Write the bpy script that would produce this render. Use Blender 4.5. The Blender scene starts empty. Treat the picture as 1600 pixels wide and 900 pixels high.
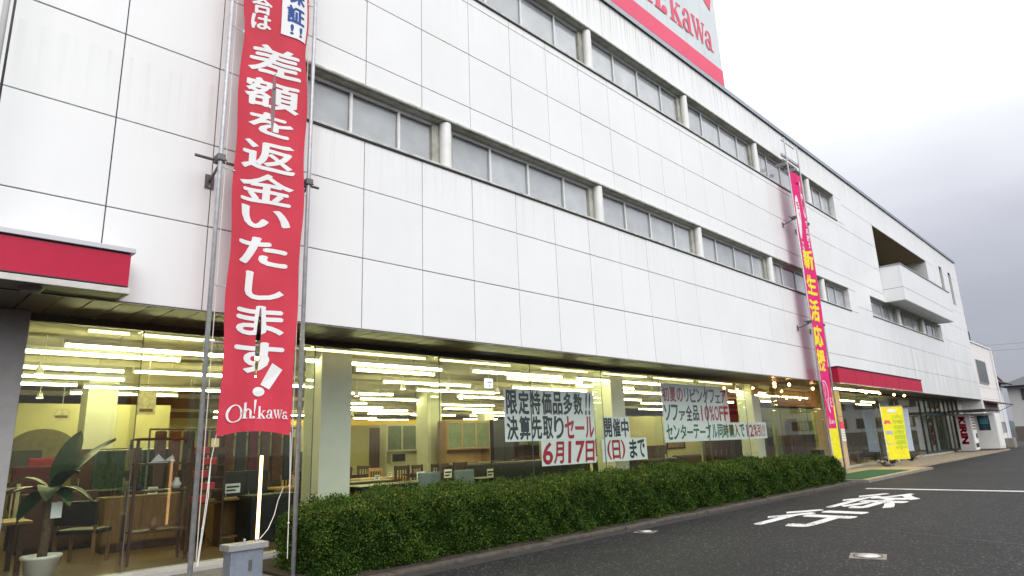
import bpy, bmesh, math, random
import numpy as np
from mathutils import Matrix, Vector
random.seed(7); np.random.seed(7)
SC = bpy.context.scene
COL = SC.collection
R = math.radians

# ------------------------------------------------------------------ camera
YAW, PITCH, ROLL, FPX = 0.8018, 0.2375, -0.0381, 1013.75
CAM = Vector((-5.493, -8.6, 1.55))
fw = Vector((math.sin(YAW)*math.cos(PITCH), math.cos(YAW)*math.cos(PITCH), math.sin(PITCH)))
rt = Vector((math.cos(YAW), -math.sin(YAW), 0)); up = rt.cross(fw)
r2 = rt*math.cos(ROLL)+up*math.sin(ROLL); u2 = -rt*math.sin(ROLL)+up*math.cos(ROLL)
cd = bpy.data.cameras.new('camera'); cam = bpy.data.objects.new('camera', cd); COL.objects.link(cam)
cd.sensor_width = 36; cd.lens = FPX/1600*36; cd.clip_start = 0.05; cd.clip_end = 3000
cam.matrix_world = Matrix(((r2.x, u2.x, -fw.x, CAM.x), (r2.y, u2.y, -fw.y, CAM.y), (r2.z, u2.z, -fw.z, CAM.z), (0, 0, 0, 1)))
SC.camera = cam
# ------------------------------------------------------------------ world
SUN_EL, SUN_AZ = 28, 200
w = bpy.data.worlds.new("World"); SC.world = w; w.use_nodes = True
N = w.node_tree.nodes; LK = w.node_tree.links; N.clear()
def nn(t, **k):
    n = N.new(t)
    for a, b in k.items(): setattr(n, a, b)
    return n
out = nn('ShaderNodeOutputWorld'); bg = nn('ShaderNodeBackground'); bg.inputs['Strength'].default_value = 0.1
sky = nn('ShaderNodeTexSky', sky_type='NISHITA'); sky.sun_disc = False
sky.sun_elevation = R(SUN_EL); sky.sun_rotation = R(SUN_AZ)
tc = nn('ShaderNodeTexCoord'); sep = nn('ShaderNodeSeparateXYZ'); LK.new(tc.outputs['Generated'], sep.inputs[0])
ramp = nn('ShaderNodeValToRGB'); e = ramp.color_ramp.elements
e[0].position = 0.0; e[0].color = (.19, .195, .225, 1)
e[1].position = 0.60; e[1].color = (1, 1, 1, 1)
for p, c in ((.08, (.205, .21, .245, 1)), (.16, (.25, .255, .295, 1)), (.24, (.33, .335, .375, 1)), (.33, (.44, .448, .48, 1)), (.44, (.62, .628, .645, 1))):
    x = e.new(p); x.color = c
mp = nn('ShaderNodeMapping'); mp.inputs['Scale'].default_value = (1.2, 1.2, 4.0)
LK.new(tc.outputs['Generated'], mp.inputs[0])
noi = nn('ShaderNodeTexNoise'); noi.inputs['Scale'].default_value = 2.2; noi.inputs['Detail'].default_value = 5; noi.inputs['Roughness'].default_value = .5
LK.new(mp.outputs[0], noi.inputs['Vector'])
ma = nn('ShaderNodeMath', operation='MULTIPLY_ADD'); ma.inputs[1].default_value = .15; ma.inputs[2].default_value = -.075
LK.new(noi.outputs['Fac'], ma.inputs[0])
ad = nn('ShaderNodeMath', operation='ADD'); LK.new(sep.outputs['Z'], ad.inputs[0]); LK.new(ma.outputs[0], ad.inputs[1])
LK.new(ad.outputs[0], ramp.inputs[0])
vm = nn('ShaderNodeVectorMath', operation='SCALE'); vm.inputs['Scale'].default_value = 14.0
LK.new(ramp.outputs[0], vm.inputs[0])
mx = nn('ShaderNodeMixRGB'); mx.inputs[0].default_value = .93
LK.new(sky.outputs[0], mx.inputs[1]); LK.new(vm.outputs[0], mx.inputs[2])
LK.new(mx.outputs[0], bg.inputs[0]); LK.new(bg.outputs[0], out.inputs[0])
# ------------------------------------------------------------------ sun
sd = bpy.data.lights.new('sun', 'SUN'); sd.energy = 1.35; sd.angle = R(50); sd.color = (1, .99, .97)
so = bpy.data.objects.new('sun', sd); COL.objects.link(so)
sdir = Vector((math.sin(R(SUN_AZ))*math.cos(R(SUN_EL)), math.cos(R(SUN_AZ))*math.cos(R(SUN_EL)), math.sin(R(SUN_EL))))
so.rotation_euler = sdir.to_track_quat('Z', 'Y').to_euler(); so.location = (0, -20, 30)
# ------------------------------------------------------------------ render look
SC.view_settings.view_transform = 'Standard'; SC.view_settings.look = 'None'
SC.view_settings.exposure = 0.50; SC.view_settings.gamma = 1
cy = SC.cycles
cy.max_bounces = 6; cy.diffuse_bounces = 3; cy.glossy_bounces = 3; cy.transmission_bounces = 4; cy.transparent_max_bounces = 48
cy.sample_clamp_indirect = 6; cy.use_denoising = True; cy.caustics_reflective = False; cy.caustics_refractive = False

# ================================================================== materials
MAT = {}
def mat(name, color, rough=.6, metal=0, var=0, scale=8, bump=0, bscale=40, emit=None, estr=0, spec=None, stretch=(1, 1, 1), dark=None, rnd=0, coat=0):
    """Principled with noise colour variation and bump in object/world space."""
    if name in MAT: return MAT[name]
    m = bpy.data.materials.new(name); m.use_nodes = True; nt = m.node_tree
    b = nt.nodes['Principled BSDF']; b.inputs['Roughness'].default_value = rough; b.inputs['Metallic'].default_value = metal
    b.inputs['Base Color'].default_value = (*color, 1)
    if coat: b.inputs['Coat Weight'].default_value = coat; b.inputs['Coat Roughness'].default_value = .08
    if spec is not None: b.inputs['Specular IOR Level'].default_value = spec
    if emit: b.inputs['Emission Color'].default_value = (*emit, 1); b.inputs['Emission Strength'].default_value = estr
    if var or bump or rnd:
        g = nt.nodes.new('ShaderNodeNewGeometry'); mpn = nt.nodes.new('ShaderNodeMapping'); mpn.inputs['Scale'].default_value = stretch
        nt.links.new(g.outputs['Position'], mpn.inputs[0])
    if var:
        n = nt.nodes.new('ShaderNodeTexNoise'); n.inputs['Scale'].default_value = scale; n.inputs['Detail'].default_value = 6
        n.inputs['Roughness'].default_value = .65
        nt.links.new(mpn.outputs[0], n.inputs['Vector'])
        cr = nt.nodes.new('ShaderNodeValToRGB'); cr.color_ramp.elements[0].position = .3; cr.color_ramp.elements[1].position = .7
        d = dark or tuple(c*(1-var) for c in color); l = tuple(min(1, c*(1+var*.5)) for c in color)
        cr.color_ramp.elements[0].color = (*d, 1); cr.color_ramp.elements[1].color = (*l, 1)
        nt.links.new(n.outputs['Fac'], cr.inputs[0]); last = cr.outputs[0]
        if rnd:
            oi = nt.nodes.new('ShaderNodeObjectInfo'); mr = nt.nodes.new('ShaderNodeMapRange')
            mr.inputs['To Min'].default_value = 1-rnd; mr.inputs['To Max'].default_value = 1
            nt.links.new(oi.outputs['Random'], mr.inputs[0])
            sv = nt.nodes.new('ShaderNodeVectorMath'); sv.operation = 'SCALE'
            nt.links.new(last, sv.inputs[0]); nt.links.new(mr.outputs[0], sv.inputs['Scale']); last = sv.outputs[0]
        nt.links.new(last, b.inputs['Base Color'])
    if bump:
        n = nt.nodes.new('ShaderNodeTexNoise'); n.inputs['Scale'].default_value = bscale; n.inputs['Detail'].default_value = 4
        nt.links.new(mpn.outputs[0], n.inputs['Vector'])
        bp = nt.nodes.new('ShaderNodeBump'); bp.inputs['Strength'].default_value = bump; bp.inputs['Distance'].default_value = .02
        nt.links.new(n.outputs['Fac'], bp.inputs['Height']); nt.links.new(bp.outputs[0], b.inputs['Normal'])
    MAT[name] = m; return m
def lamp(name, col, s):
    if name in MAT: return MAT[name]
    m = bpy.data.materials.new(name); m.use_nodes = True; nt = m.node_tree; nt.nodes.clear()
    o = nt.nodes.new('ShaderNodeOutputMaterial'); e_ = nt.nodes.new('ShaderNodeEmission')
    e_.inputs[0].default_value = (*col, 1); e_.inputs[1].default_value = s; nt.links.new(e_.outputs[0], o.inputs[0])
    MAT[name] = m; return m
def glass(name, tint=(.93, .96, .93), refl=1.0):
    m = bpy.data.materials.new(name); m.use_nodes = True; nt = m.node_tree; nt.nodes.clear()
    o = nt.nodes.new('ShaderNodeOutputMaterial'); t = nt.nodes.new('ShaderNodeBsdfTransparent'); g = nt.nodes.new('ShaderNodeBsdfGlossy')
    t.inputs[0].default_value = (*tint, 1); g.inputs['Roughness'].default_value = .015; g.inputs[0].default_value = (refl, refl, refl, 1)
    f = nt.nodes.new('ShaderNodeFresnel'); f.inputs[0].default_value = 1.45
    gg = nt.nodes.new('ShaderNodeNewGeometry'); mr = nt.nodes.new('ShaderNodeMapRange'); mr.inputs[3].default_value = 1.45; mr.inputs[4].default_value = 1/1.45
    nt.links.new(gg.outputs['Backfacing'], mr.inputs[0]); nt.links.new(mr.outputs[0], f.inputs[0])   # same reflection on both faces of a pane
    x = nt.nodes.new('ShaderNodeMixShader'); nt.links.new(f.outputs[0], x.inputs[0]); nt.links.new(t.outputs[0], x.inputs[1]); nt.links.new(g.outputs[0], x.inputs[2])
    nt.links.new(x.outputs[0], o.inputs[0]); MAT[name] = m; return m

def panel_material():
    m = bpy.data.materials.new('white_enamel_panel'); m.use_nodes = True; nt = m.node_tree; b = nt.nodes['Principled BSDF']
    L = nt.links.new; g = nt.nodes.new('ShaderNodeNewGeometry')
    def noise(sc, scale, det=5):
        mpn = nt.nodes.new('ShaderNodeMapping'); mpn.inputs['Scale'].default_value = sc; L(g.outputs['Position'], mpn.inputs[0])
        n = nt.nodes.new('ShaderNodeTexNoise'); n.inputs['Scale'].default_value = scale; n.inputs['Detail'].default_value = det; L(mpn.outputs[0], n.inputs['Vector']); return n
    def rampf(src, a, c, lo, hi):
        r = nt.nodes.new('ShaderNodeMapRange'); r.inputs[1].default_value = a; r.inputs[2].default_value = c; r.inputs[3].default_value = lo; r.inputs[4].default_value = hi; L(src, r.inputs[0]); return r.outputs[0]
    def mul(a, c):
        r = nt.nodes.new('ShaderNodeMath'); r.operation = 'MULTIPLY'; L(a, r.inputs[0]); L(c, r.inputs[1]); return r.outputs[0]
    big = rampf(noise((.5, .5, .5), 1.0).outputs['Fac'], .35, .7, .92, 1)
    streak = noise((7, 7, .22), 1.4, 6)
    sp = nt.nodes.new('ShaderNodeSeparateXYZ'); L(g.outputs['Position'], sp.inputs[0])
    # rain streaks: stronger on the parapet band and below the far balcony windows
    top = rampf(sp.outputs['Z'], 11.9, 12.9, 0, .55)
    lowz = rampf(sp.outputs['Z'], 6.9, 5.6, 0, .4); farx = rampf(sp.outputs['X'], 26, 31, 0, 1)
    far = mul(lowz, farx)
    am = nt.nodes.new('ShaderNodeMath'); am.operation = 'ADD'; L(top, am.inputs[0]); L(far, am.inputs[1])
    s1 = mul(rampf(sp.outputs['Z'], 5.6, 6.6, 0, .12), rampf(sp.outputs['Z'], 6.61, 6.6, 0, 1)); s2 = mul(rampf(sp.outputs['Z'], 9.7, 10.65, 0, .12), rampf(sp.outputs['Z'], 10.68, 10.67, 0, 1))
    for q_ in (s1, s2):
        a3 = nt.nodes.new('ShaderNodeMath'); a3.operation = 'ADD'; L(am.outputs[0], a3.inputs[0]); L(q_, a3.inputs[1]); am = a3
    am2 = nt.nodes.new('ShaderNodeMath'); am2.operation = 'ADD'; L(am.outputs[0], am2.inputs[0]); am2.inputs[1].default_value = .012
    st = rampf(streak.outputs['Fac'], .48, .66, 0, 1); dirt = mul(st, am2.outputs[0])
    inv = nt.nodes.new('ShaderNodeMath'); inv.operation = 'SUBTRACT'; inv.inputs[0].default_value = 1; L(dirt, inv.inputs[1])
    oi = nt.nodes.new('ShaderNodeObjectInfo'); rr = rampf(oi.outputs['Random'], 0, 1, .955, 1)
    f = mul(mul(big, rr), inv.outputs[0])
    mx = nt.nodes.new('ShaderNodeMixRGB'); mx.inputs[1].default_value = (.30, .30, .26, 1); mx.inputs[2].default_value = (.84, .845, .85, 1); L(f, mx.inputs[0])
    L(mx.outputs[0], b.inputs['Base Color'])
    b.inputs['Roughness'].default_value = .28; b.inputs['Specular IOR Level'].default_value = .5
    w_ = noise((1, 1, 1), .9, 2); bp = nt.nodes.new('ShaderNodeBump'); bp.inputs['Strength'].default_value = .12; bp.inputs['Distance'].default_value = .1
    L(w_.outputs['Fac'], bp.inputs['Height']); L(bp.outputs[0], b.inputs['Normal'])
    MAT['panel'] = m; return m
M_panel = panel_material()
M_joint = mat('joint_gasket', (.02, .02, .022), .8)
M_glass = glass('shop_glass')
M_glass2 = glass('upper_glass', (.97, .98, .98))
M_alu = mat('aluminium', (.55, .55, .56), .35, .8, var=.15)
M_frame_w = mat('white_frame', (.78, .78, .77), .4, var=.12, scale=5)
M_dirtywhite = mat('dirty_white_flashing', (.6, .6, .55), .5, var=.45, scale=6, stretch=(1, 1, 3))
M_reveal = mat('grey_reveal', (.42, .42, .36), .7, var=.4, scale=4)  # darker blotchy grey for window heads and column reveals
M_blind = mat('pale_roller_blind', (.68, .69, .72), .8, var=.22, scale=1.5, rnd=.28)
M_soffit = mat('brown_soffit_board', (.12, .098, .07), .45, var=.25, scale=3, stretch=(6, 1, 1), rnd=.2)
M_red = mat('canopy_red', (.47, .012, .05), .45, var=.1, scale=3, spec=.25)
M_black = mat('black_trim', (.012, .012, .014), .5)
M_steel = mat('galvanised_steel', (.50, .51, .53), .42, .35, var=.25, scale=12)
M_darksteel = mat('dark_weathered_steel', (.16, .15, .15), .5, .6, var=.3, scale=20)
M_white = mat('white_paint', (.78, .78, .77), .45, var=.08, scale=3)
M_cream = mat('cream_wall', (.62, .58, .33), .8, var=.08, scale=2)
M_ceil = mat('store_ceiling', (.46, .42, .30), .9, var=.15, scale=2)
M_floor = None
M_pier = mat('grey_render', (.34, .33, .33), .75, var=.12, scale=6, bump=.2)
M_beige = mat('beige_tile', (.50, .36, .24), .5, var=.1, scale=6)
M_conc = mat('concrete', (.22, .215, .20), .85, var=.3, scale=5, bump=.4, bscale=30)
M_kerb = mat('kerb_concrete', (.095, .08, .062), .85, var=.4, scale=7, bump=.5, bscale=40)
M_soil = mat('soil', (.05, .035, .025), .95, var=.5, scale=12, bump=.6)
M_tube = lamp('fluorescent_tube', (.98, .93, .43), 34)
M_tube_dim = lamp('cove_tube', (1, .85, .45), 3.2)
M_bulb = lamp('warm_bulb', (1, .52, .18), 34)
M_spot = lamp('spot_bulb', (1, .85, .5), 30)
M_led = lamp('led_tube', (1, .55, .24), 5.5)
M_wood_d = mat('dark_brown_wood', (.075, .035, .025), .4, var=.3, scale=4, stretch=(1, 1, 5))
M_wood_m = mat('mid_brown_wood', (.22, .12, .055), .45, var=.3, scale=4, stretch=(5, 1, 1))
M_wood_l = mat('light_wood', (.45, .28, .13), .45, var=.2, scale=4, stretch=(5, 1, 1))
M_wood_o = mat('orange_wood', (.36, .22, .10), .45, var=.2, scale=4)
M_tan = mat('tan_fabric', (.17, .115, .055), .85, var=.2, scale=20)
M_black_f = mat('black_leather', (.018, .018, .022), .4, var=.3)
M_grey_f = mat('grey_blue_fabric', (.15, .19, .20), .85, var=.15, scale=30)
M_cream_f = mat('cream_fabric', (.55, .50, .36), .85, var=.1, scale=20)
M_red_f = mat('red_fabric', (.55, .05, .05), .7, var=.2, scale=20)
M_purple = mat('plum_fabric', (.09, .02, .04), .8, var=.2)
M_cab = mat('cream_cabinet', (.62, .60, .46), .35, var=.05)
M_greenglass = mat('green_cabinet_glass', (.16, .20, .12), .15, var=.3, scale=4)
M_paper = mat('white_paper', (.8, .82, .84), .7, var=.05, scale=3)
M_bluepillar = mat('painted_pillar', (.68, .68, .58), .6, var=.06, scale=2)
M_pot = mat('white_pot', (.75, .75, .72), .3, var=.06)
M_leafbig = mat('dark_green_leaf', (.012, .040, .014), .35, var=.5, scale=10)  # green darkened further to stand in for backlighting
M_bark = mat('bark', (.12, .08, .05), .9, var=.4, scale=20)
M_leaf = mat('hedge_leaf', (.050, .092, .013), .5, var=.75, scale=2.4, dark=(.016, .04, .008), spec=.12)
M_leaf2 = mat('hedge_leaf_young', (.17, .19, .025), .55, var=.5, scale=4, spec=.12)
M_hedge_core = mat('hedge_core', (.010, .022, .005), .95, spec=0)
M_rope = mat('white_rope', (.75, .74, .70), .8)
M_bannerred = mat('red_banner_cloth', (.58, .035, .065), .75, var=.12, scale=1.2, bump=.25, bscale=6)
M_banner_w = mat('white_print', (.80, .80, .80), .75)
M_blue = mat('blue_print', (.02, .07, .30), .7)
M_magenta = mat('magenta_banner_cloth', (.72, .01, .17), .7, var=.1, scale=2, bump=.2, bscale=6)
M_yel = mat('yellow_print', (.85, .72, .03), .7)
M_ink = mat('black_ink', (.018, .03, .032), .6, var=.4, scale=9)
M_redink = mat('red_ink', (.42, .012, .035), .6, var=.25, scale=9)
M_greenink = mat('green_ink', (.008, .12, .03), .6, var=.3, scale=9)
M_nobori = mat('yellow_nobori_cloth', (.80, .72, .015), .7, var=.1, scale=6)
M_lime = mat('green_yellow_print', (.48, .62, .03), .7)
M_palecloth = mat('pale_blue_cloth', (.42, .5, .6), .8, var=.1)
M_turf = mat('green_mat', (.018, .10, .03), .95, var=.3, scale=30, bump=.8, bscale=120)
M_tile = mat('entrance_tile', (.42, .32, .19), .6, var=.25, scale=5, rnd=.15)
M_signwhite = mat('roof_sign_white', (.62, .68, .70), .5, var=.06, scale=1.5)
M_signred = mat('roof_sign_red', (.78, .055, .14), .5, var=.08, scale=1.5)
M_roadpaint = None

# ================================================================== mesh helpers
class MB:
    def __init__(s): s.v = []; s.f = []; s.m = []
    def add(s, vs, fs, mi=0):
        o = len(s.v); s.v += [tuple(p) for p in vs]; s.f += [tuple(i+o for i in f) for f in fs]; s.m += [mi]*len(fs); return s
    def box(s, x0, x1, y0, y1, z0, z1, mi=0):
        vs = [(x0, y0, z0), (x1, y0, z0), (x1, y1, z0), (x0, y1, z0), (x0, y0, z1), (x1, y0, z1), (x1, y1, z1), (x0, y1, z1)]
        return s.add(vs, [(0, 3, 2, 1), (4, 5, 6, 7), (0, 1, 5, 4), (1, 2, 6, 5), (2, 3, 7, 6), (3, 0, 4, 7)], mi)
    def cbox(s, x0, x1, y0, y1, z0, z1, c=.01, mi=0):
        """box with chamfered edges"""
        bm = bmesh.new(); bmesh.ops.create_cube(bm, size=1)
        for v in bm.verts: v.co = Vector((x0+(v.co.x+.5)*(x1-x0), y0+(v.co.y+.5)*(y1-y0), z0+(v.co.z+.5)*(z1-z0)))
        bmesh.ops.bevel(bm, geom=bm.edges[:], offset=min(c, .45*min(x1-x0, y1-y0, z1-z0)), segments=2, affect='EDGES', profile=.6)
        s.bm(bm, mi); return s
    def bm(s, bm, mi=0):
        bm.verts.index_update(); s.add([v.co[:] for v in bm.verts], [[v.index for v in f.verts] for f in bm.faces], mi); bm.free(); return s
    def tube(s, pts, r, n=8, mi=0, cap=True):
        pts = [Vector(p) for p in pts]; rr = r if isinstance(r, (list, tuple)) else [r]*len(pts)
        o = len(s.v); ref = None
        for i, p in enumerate(pts):
            t = (pts[min(i+1, len(pts)-1)]-pts[max(i-1, 0)]).normalized()
            if ref is None or abs(ref.dot(t)) > .95: ref = Vector((0, 0, 1)) if abs(t.z) < .9 else Vector((0, 1, 0))
            a = t.cross(ref).normalized(); b = t.cross(a)
            for k in range(n):
                q = 2*math.pi*k/n; s.v.append(tuple(p+(a*math.cos(q)+b*math.sin(q))*rr[i]))
        for i in range(len(pts)-1):
            for k in range(n):
                s.f.append((o+i*n+k, o+i*n+(k+1) % n, o+(i+1)*n+(k+1) % n, o+(i+1)*n+k)); s.m.append(mi)
        if cap:
            s.f.append(tuple(o+k for k in range(n))[::-1]); s.f.append(tuple(o+(len(pts)-1)*n+k for k in range(n))); s.m += [mi, mi]
        return s
    def lathe(s, prof, c=(0, 0, 0), n=20, mi=0):
        o = len(s.v)
        for r, z in prof:
            for k in range(n):
                q = 2*math.pi*k/n; s.v.append((c[0]+r*math.cos(q), c[1]+r*math.sin(q), c[2]+z))
        for i in range(len(prof)-1):
            for k in range(n):
                s.f.append((o+i*n+k, o+i*n+(k+1) % n, o+(i+1)*n+(k+1) % n, o+(i+1)*n+k)); s.m.append(mi)
        return s
    def poly(s, pts, y=0, mi=0):
        """flat polygon in XZ"""
        return s.add([(p[0], y, p[1]) for p in pts], [tuple(range(len(pts)))], mi)
    def mesh(s, name, mats, smooth=False):
        me = bpy.data.meshes.new(name); me.from_pydata(s.v, [], s.f)
        for m in (mats if isinstance(mats, (list, tuple)) else [mats]): me.materials.append(m)
        if any(s.m): me.polygons.foreach_set('material_index', s.m)
        if smooth: me.polygons.foreach_set('use_smooth', [True]*len(s.f))
        me.update(); return me
def link(name, me, parent=None, loc=(0, 0, 0), rot=(0, 0, 0)):
    o = bpy.data.objects.new(name, me); COL.objects.link(o); o.location = loc; o.rotation_euler = rot
    if parent is not None: o.parent = parent
    return o
def part(name, mb, mats, parent, smooth=False, loc=(0, 0, 0), rot=(0, 0, 0)):
    return link(name, mb.mesh(name, mats, smooth), parent, loc, rot)
def tag(o, label, cat, group=None, kind=None):
    if label: o['label'] = label
    if cat: o['category'] = cat
    if group: o['group'] = group
    if kind: o['kind'] = kind
    return o
def thing(name, label, cat, loc=(0, 0, 0), rz=0, group=None):
    o = bpy.data.objects.new(name, None); COL.objects.link(o); o.location = loc; o.rotation_euler = (0, 0, rz); o.empty_display_size = .1
    return tag(o, label, cat, group)
def dup(root, loc, rz=None, label=None, group=None):
    r = root.copy(); COL.objects.link(r); r.location = loc
    if rz is not None: r.rotation_euler = (0, 0, rz)
    if label: r['label'] = label
    if group: r['group'] = group
    for ch in list(root.children):
        c = ch.copy(); COL.objects.link(c); c.parent = r
        for g in ch.children:
            d = g.copy(); COL.objects.link(d); d.parent = c
    return r
def struct(name, mb, m, kind='structure', smooth=False):
    o = part(name, mb, m, None, smooth); o['kind'] = kind; return o

# ---- lettering -----------------------------------------------------
def glyph_bm(s, off=.018, res=3):
    cu = bpy.data.curves.new('t', 'FONT'); cu.body = s; cu.offset = off; cu.resolution_u = res; cu.size = 1
    o = bpy.data.objects.new('t', cu); COL.objects.link(o); dg = bpy.context.evaluated_depsgraph_get()
    me = bpy.data.meshes.new_from_object(o.evaluated_get(dg)); bpy.data.objects.remove(o)
    bm = bmesh.new(); bm.from_mesh(me); bpy.data.meshes.remove(me); bpy.data.curves.remove(cu)
    bmesh.ops.triangulate(bm, faces=bm.faces[:])
    return bm
def letter(name, s, rect, y, m, parent, off=.018, warp=None, slant=0, rot90=False, cut=None):
    """text s filling rect=(x0,x1,z0,z1) on the XZ plane, facing -Y"""
    bold = off*.95; bm = glyph_bm(s, .006)
    if not bm.verts: bm.free(); return None
    vs = [v.co.copy() for v in bm.verts]
    if rot90: vs = [Vector((v.y, -v.x, 0)) for v in vs]
    ax, bx = min(v.x for v in vs), max(v.x for v in vs); ay, by = min(v.y for v in vs), max(v.y for v in vs)
    x0, x1, z0, z1 = rect
    for v, c in zip(bm.verts, vs):
        a = (c.x-ax)/max(bx-ax, 1e-6); b = (c.y-ay)/max(by-ay, 1e-6)
        v.co = Vector((x0+a*(x1-x0)+slant*(b-.5)*(z1-z0), 0, z0+b*(z1-z0)))
    for f in bm.faces:
        if f.normal.length == 0: continue
    if cut:
        for (cx, za, zb) in cut:
            for co, no in (((cx-.004, 0, 0), (1, 0, 0)), ((cx+.004, 0, 0), (1, 0, 0)), ((0, 0, za), (0, 0, 1)), ((0, 0, zb), (0, 0, 1))):
                bmesh.ops.bisect_plane(bm, geom=bm.verts[:]+bm.edges[:]+bm.faces[:], plane_co=co, plane_no=no)
            kill = [f for f in bm.faces if abs(f.calc_center_median().x-cx) < .0039 and za < f.calc_center_median().z < zb]
            bmesh.ops.delete(bm, geom=kill, context='FACES')
    if warp:
        for k in range(1, int((x1-x0)/.055)+1): bmesh.ops.bisect_plane(bm, geom=bm.verts[:]+bm.edges[:]+bm.faces[:], plane_co=(x0+k*.055, 0, 0), plane_no=(1, 0, 0))
        for k in range(1, int((z1-z0)/.055)+1): bmesh.ops.bisect_plane(bm, geom=bm.verts[:]+bm.edges[:]+bm.faces[:], plane_co=(0, 0, z0+k*.055), plane_no=(0, 0, 1))
    bm.verts.index_update(); base = [v.co.copy() for v in bm.verts]; fs = [[v.index for v in f.verts] for f in bm.faces]; bm.free()
    mb = MB(); bx_, bz_ = bold*(x1-x0), bold*(z1-z0)*.8
    for k, (sx, sz) in enumerate(((0, 0), (-1, 0), (1, 0), (0, -1), (0, 1)) if bold > .012 else ((0, 0),)):
        pts = []
        for c in base:
            x_, z_, yy = c.x+sx*bx_, c.z+sz*bz_, y-.0005*k
            if cut:
                for (cx, za, zb) in cut:
                    if za < c.z < zb and abs(x_-cx) < .0042: x_ = cx+(.0042 if c.x > cx else -.0042)
                    elif za < c.z < zb and (x_-cx)*(c.x-cx) < 0: x_ = cx+(.0042 if c.x > cx else -.0042)
            pts.append(warp(x_, z_, yy) if warp else (x_, yy, z_))
        mb.add(pts, fs)
    return part(name, mb, m, parent)

def logo_strokes():
    """hand drawn serif word Oh!kawa as polygons, unit = 1/950 of the width; returns list of (letter, polys)"""
    L = {}
    def ring(cx, cz, rx, rz, tx, tz, slant=.12, n=28, a0=0, a1=2*math.pi):
        ps = []
        for i in range(n):
            q0 = a0+(a1-a0)*i/n; q1 = a0+(a1-a0)*(i+1)/n
            P = lambda q, k: (cx+(rx-k*tx)*math.cos(q)+slant*(rz-k*tz)*math.sin(q)*(1 if k == 0 else 1.0), cz+(rz-k*tz)*math.sin(q))
            ps.append([P(q0, 0), P(q1, 0), P(q1, 1), P(q0, 1)])
        return ps
    def bar(x0, z0, x1, z1, w0, w1=None):
        w1 = w0 if w1 is None else w1; dx, dz = x1-x0, z1-z0; l = math.hypot(dx, dz); nx, nz = -dz/l, dx/l
        return [(x0+nx*w0/2, z0+nz*w0/2), (x0-nx*w0/2, z0-nz*w0/2), (x1-nx*w1/2, z1-nz*w1/2), (x1+nx*w1/2, z1+nz*w1/2)]
    L['O'] = ring(258-130, 69, 124, 132, 40, 14)
    h0 = 375-130
    L['h'] = [bar(h0+45, 0, h0+55, 232, 40), bar(h0, 6, h0+90, 6, 12), [(h0+10, 222), (h0+75, 226), (h0+75, 245), (h0+45, 228)],
              bar(h0+140, 0, h0+145, 110, 38)] + ring(h0+103, 105, 62, 50, 38, 16, 0, 10, 0, math.pi) + [bar(h0+108, 6, h0+188, 6, 12)]
    e0 = 584-130
    L['!'] = [bar(e0-5, 82, e0+5, 275, 9, 38)] + ring(e0+5, 272, 19, 12, 18, 11, 0, 8, 0, math.pi) + ring(e0-12, 24, 24, 24, 23, 23, 0, 14)
    k0 = 622-130
    L['k'] = [bar(k0+30, 0, k0+30, 188, 26), bar(k0, 5, k0+62, 5, 10), [(k0+3, 180), (k0+43, 184), (k0+43, 196), (k0+20, 186)],
              bar(k0+40, 62, k0+92, 124, 10), bar(k0+70, 126, k0+115, 126, 8), bar(k0+55, 78, k0+103, 4, 28), bar(k0+74, 5, k0+124, 5, 10)]
    def a_(x, s):
        return [[(x+p[0]*s, p[1]*s) for p in q] for q in
                [bar(70, 12, 70, 95, 26), bar(70, 14, 104, 8, 18, 8)]+ring(48, 96, 36, 42, 22, 12, 0, 10, 0, math.pi)+ring(20, 98, 12, 12, 11, 11, 0, 8)+ring(38, 38, 36, 38, 20, 12, 0, 16)]
    L['a'] = a_(745-130, 1.03)
    w0 = 852-130
    L['w'] = [bar(w0+12, 136, w0+42, 8, 24, 16), bar(w0+42, 8, w0+68, 130, 9), bar(w0+64, 136, w0+94, 8, 24, 16), bar(w0+94, 8, w0+118, 130, 9),
              bar(w0-6, 138, w0+34, 138, 9), bar(w0+48, 138, w0+84, 138, 9), bar(w0+102, 138, w0+134, 138, 9)]
    L['a2'] = a_(978-130, .86)
    return L
LOGO = logo_strokes()
def logo(parent, x0, z0, width, y, m, warp=None, name='logo_letter'):
    s = width/950
    for key, polys in LOGO.items():
        mb = MB()
        for i, p in enumerate(polys):
            yy = y-.0004*i
            vs = [(x0+a*s, z0+b*s) for a, b in p]
            # face -Y (counter-clockwise seen from -Y)
            ar = sum(vs[k][0]*vs[(k+1) % len(vs)][1]-vs[(k+1) % len(vs)][0]*vs[k][1] for k in range(len(vs)))
            if ar < 0: vs = vs[::-1]
            mb.add([warp(a, b, yy) if warp else (a, yy, b) for a, b in vs], [tuple(range(len(vs)))])
        part(name, mb, m, parent)

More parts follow.
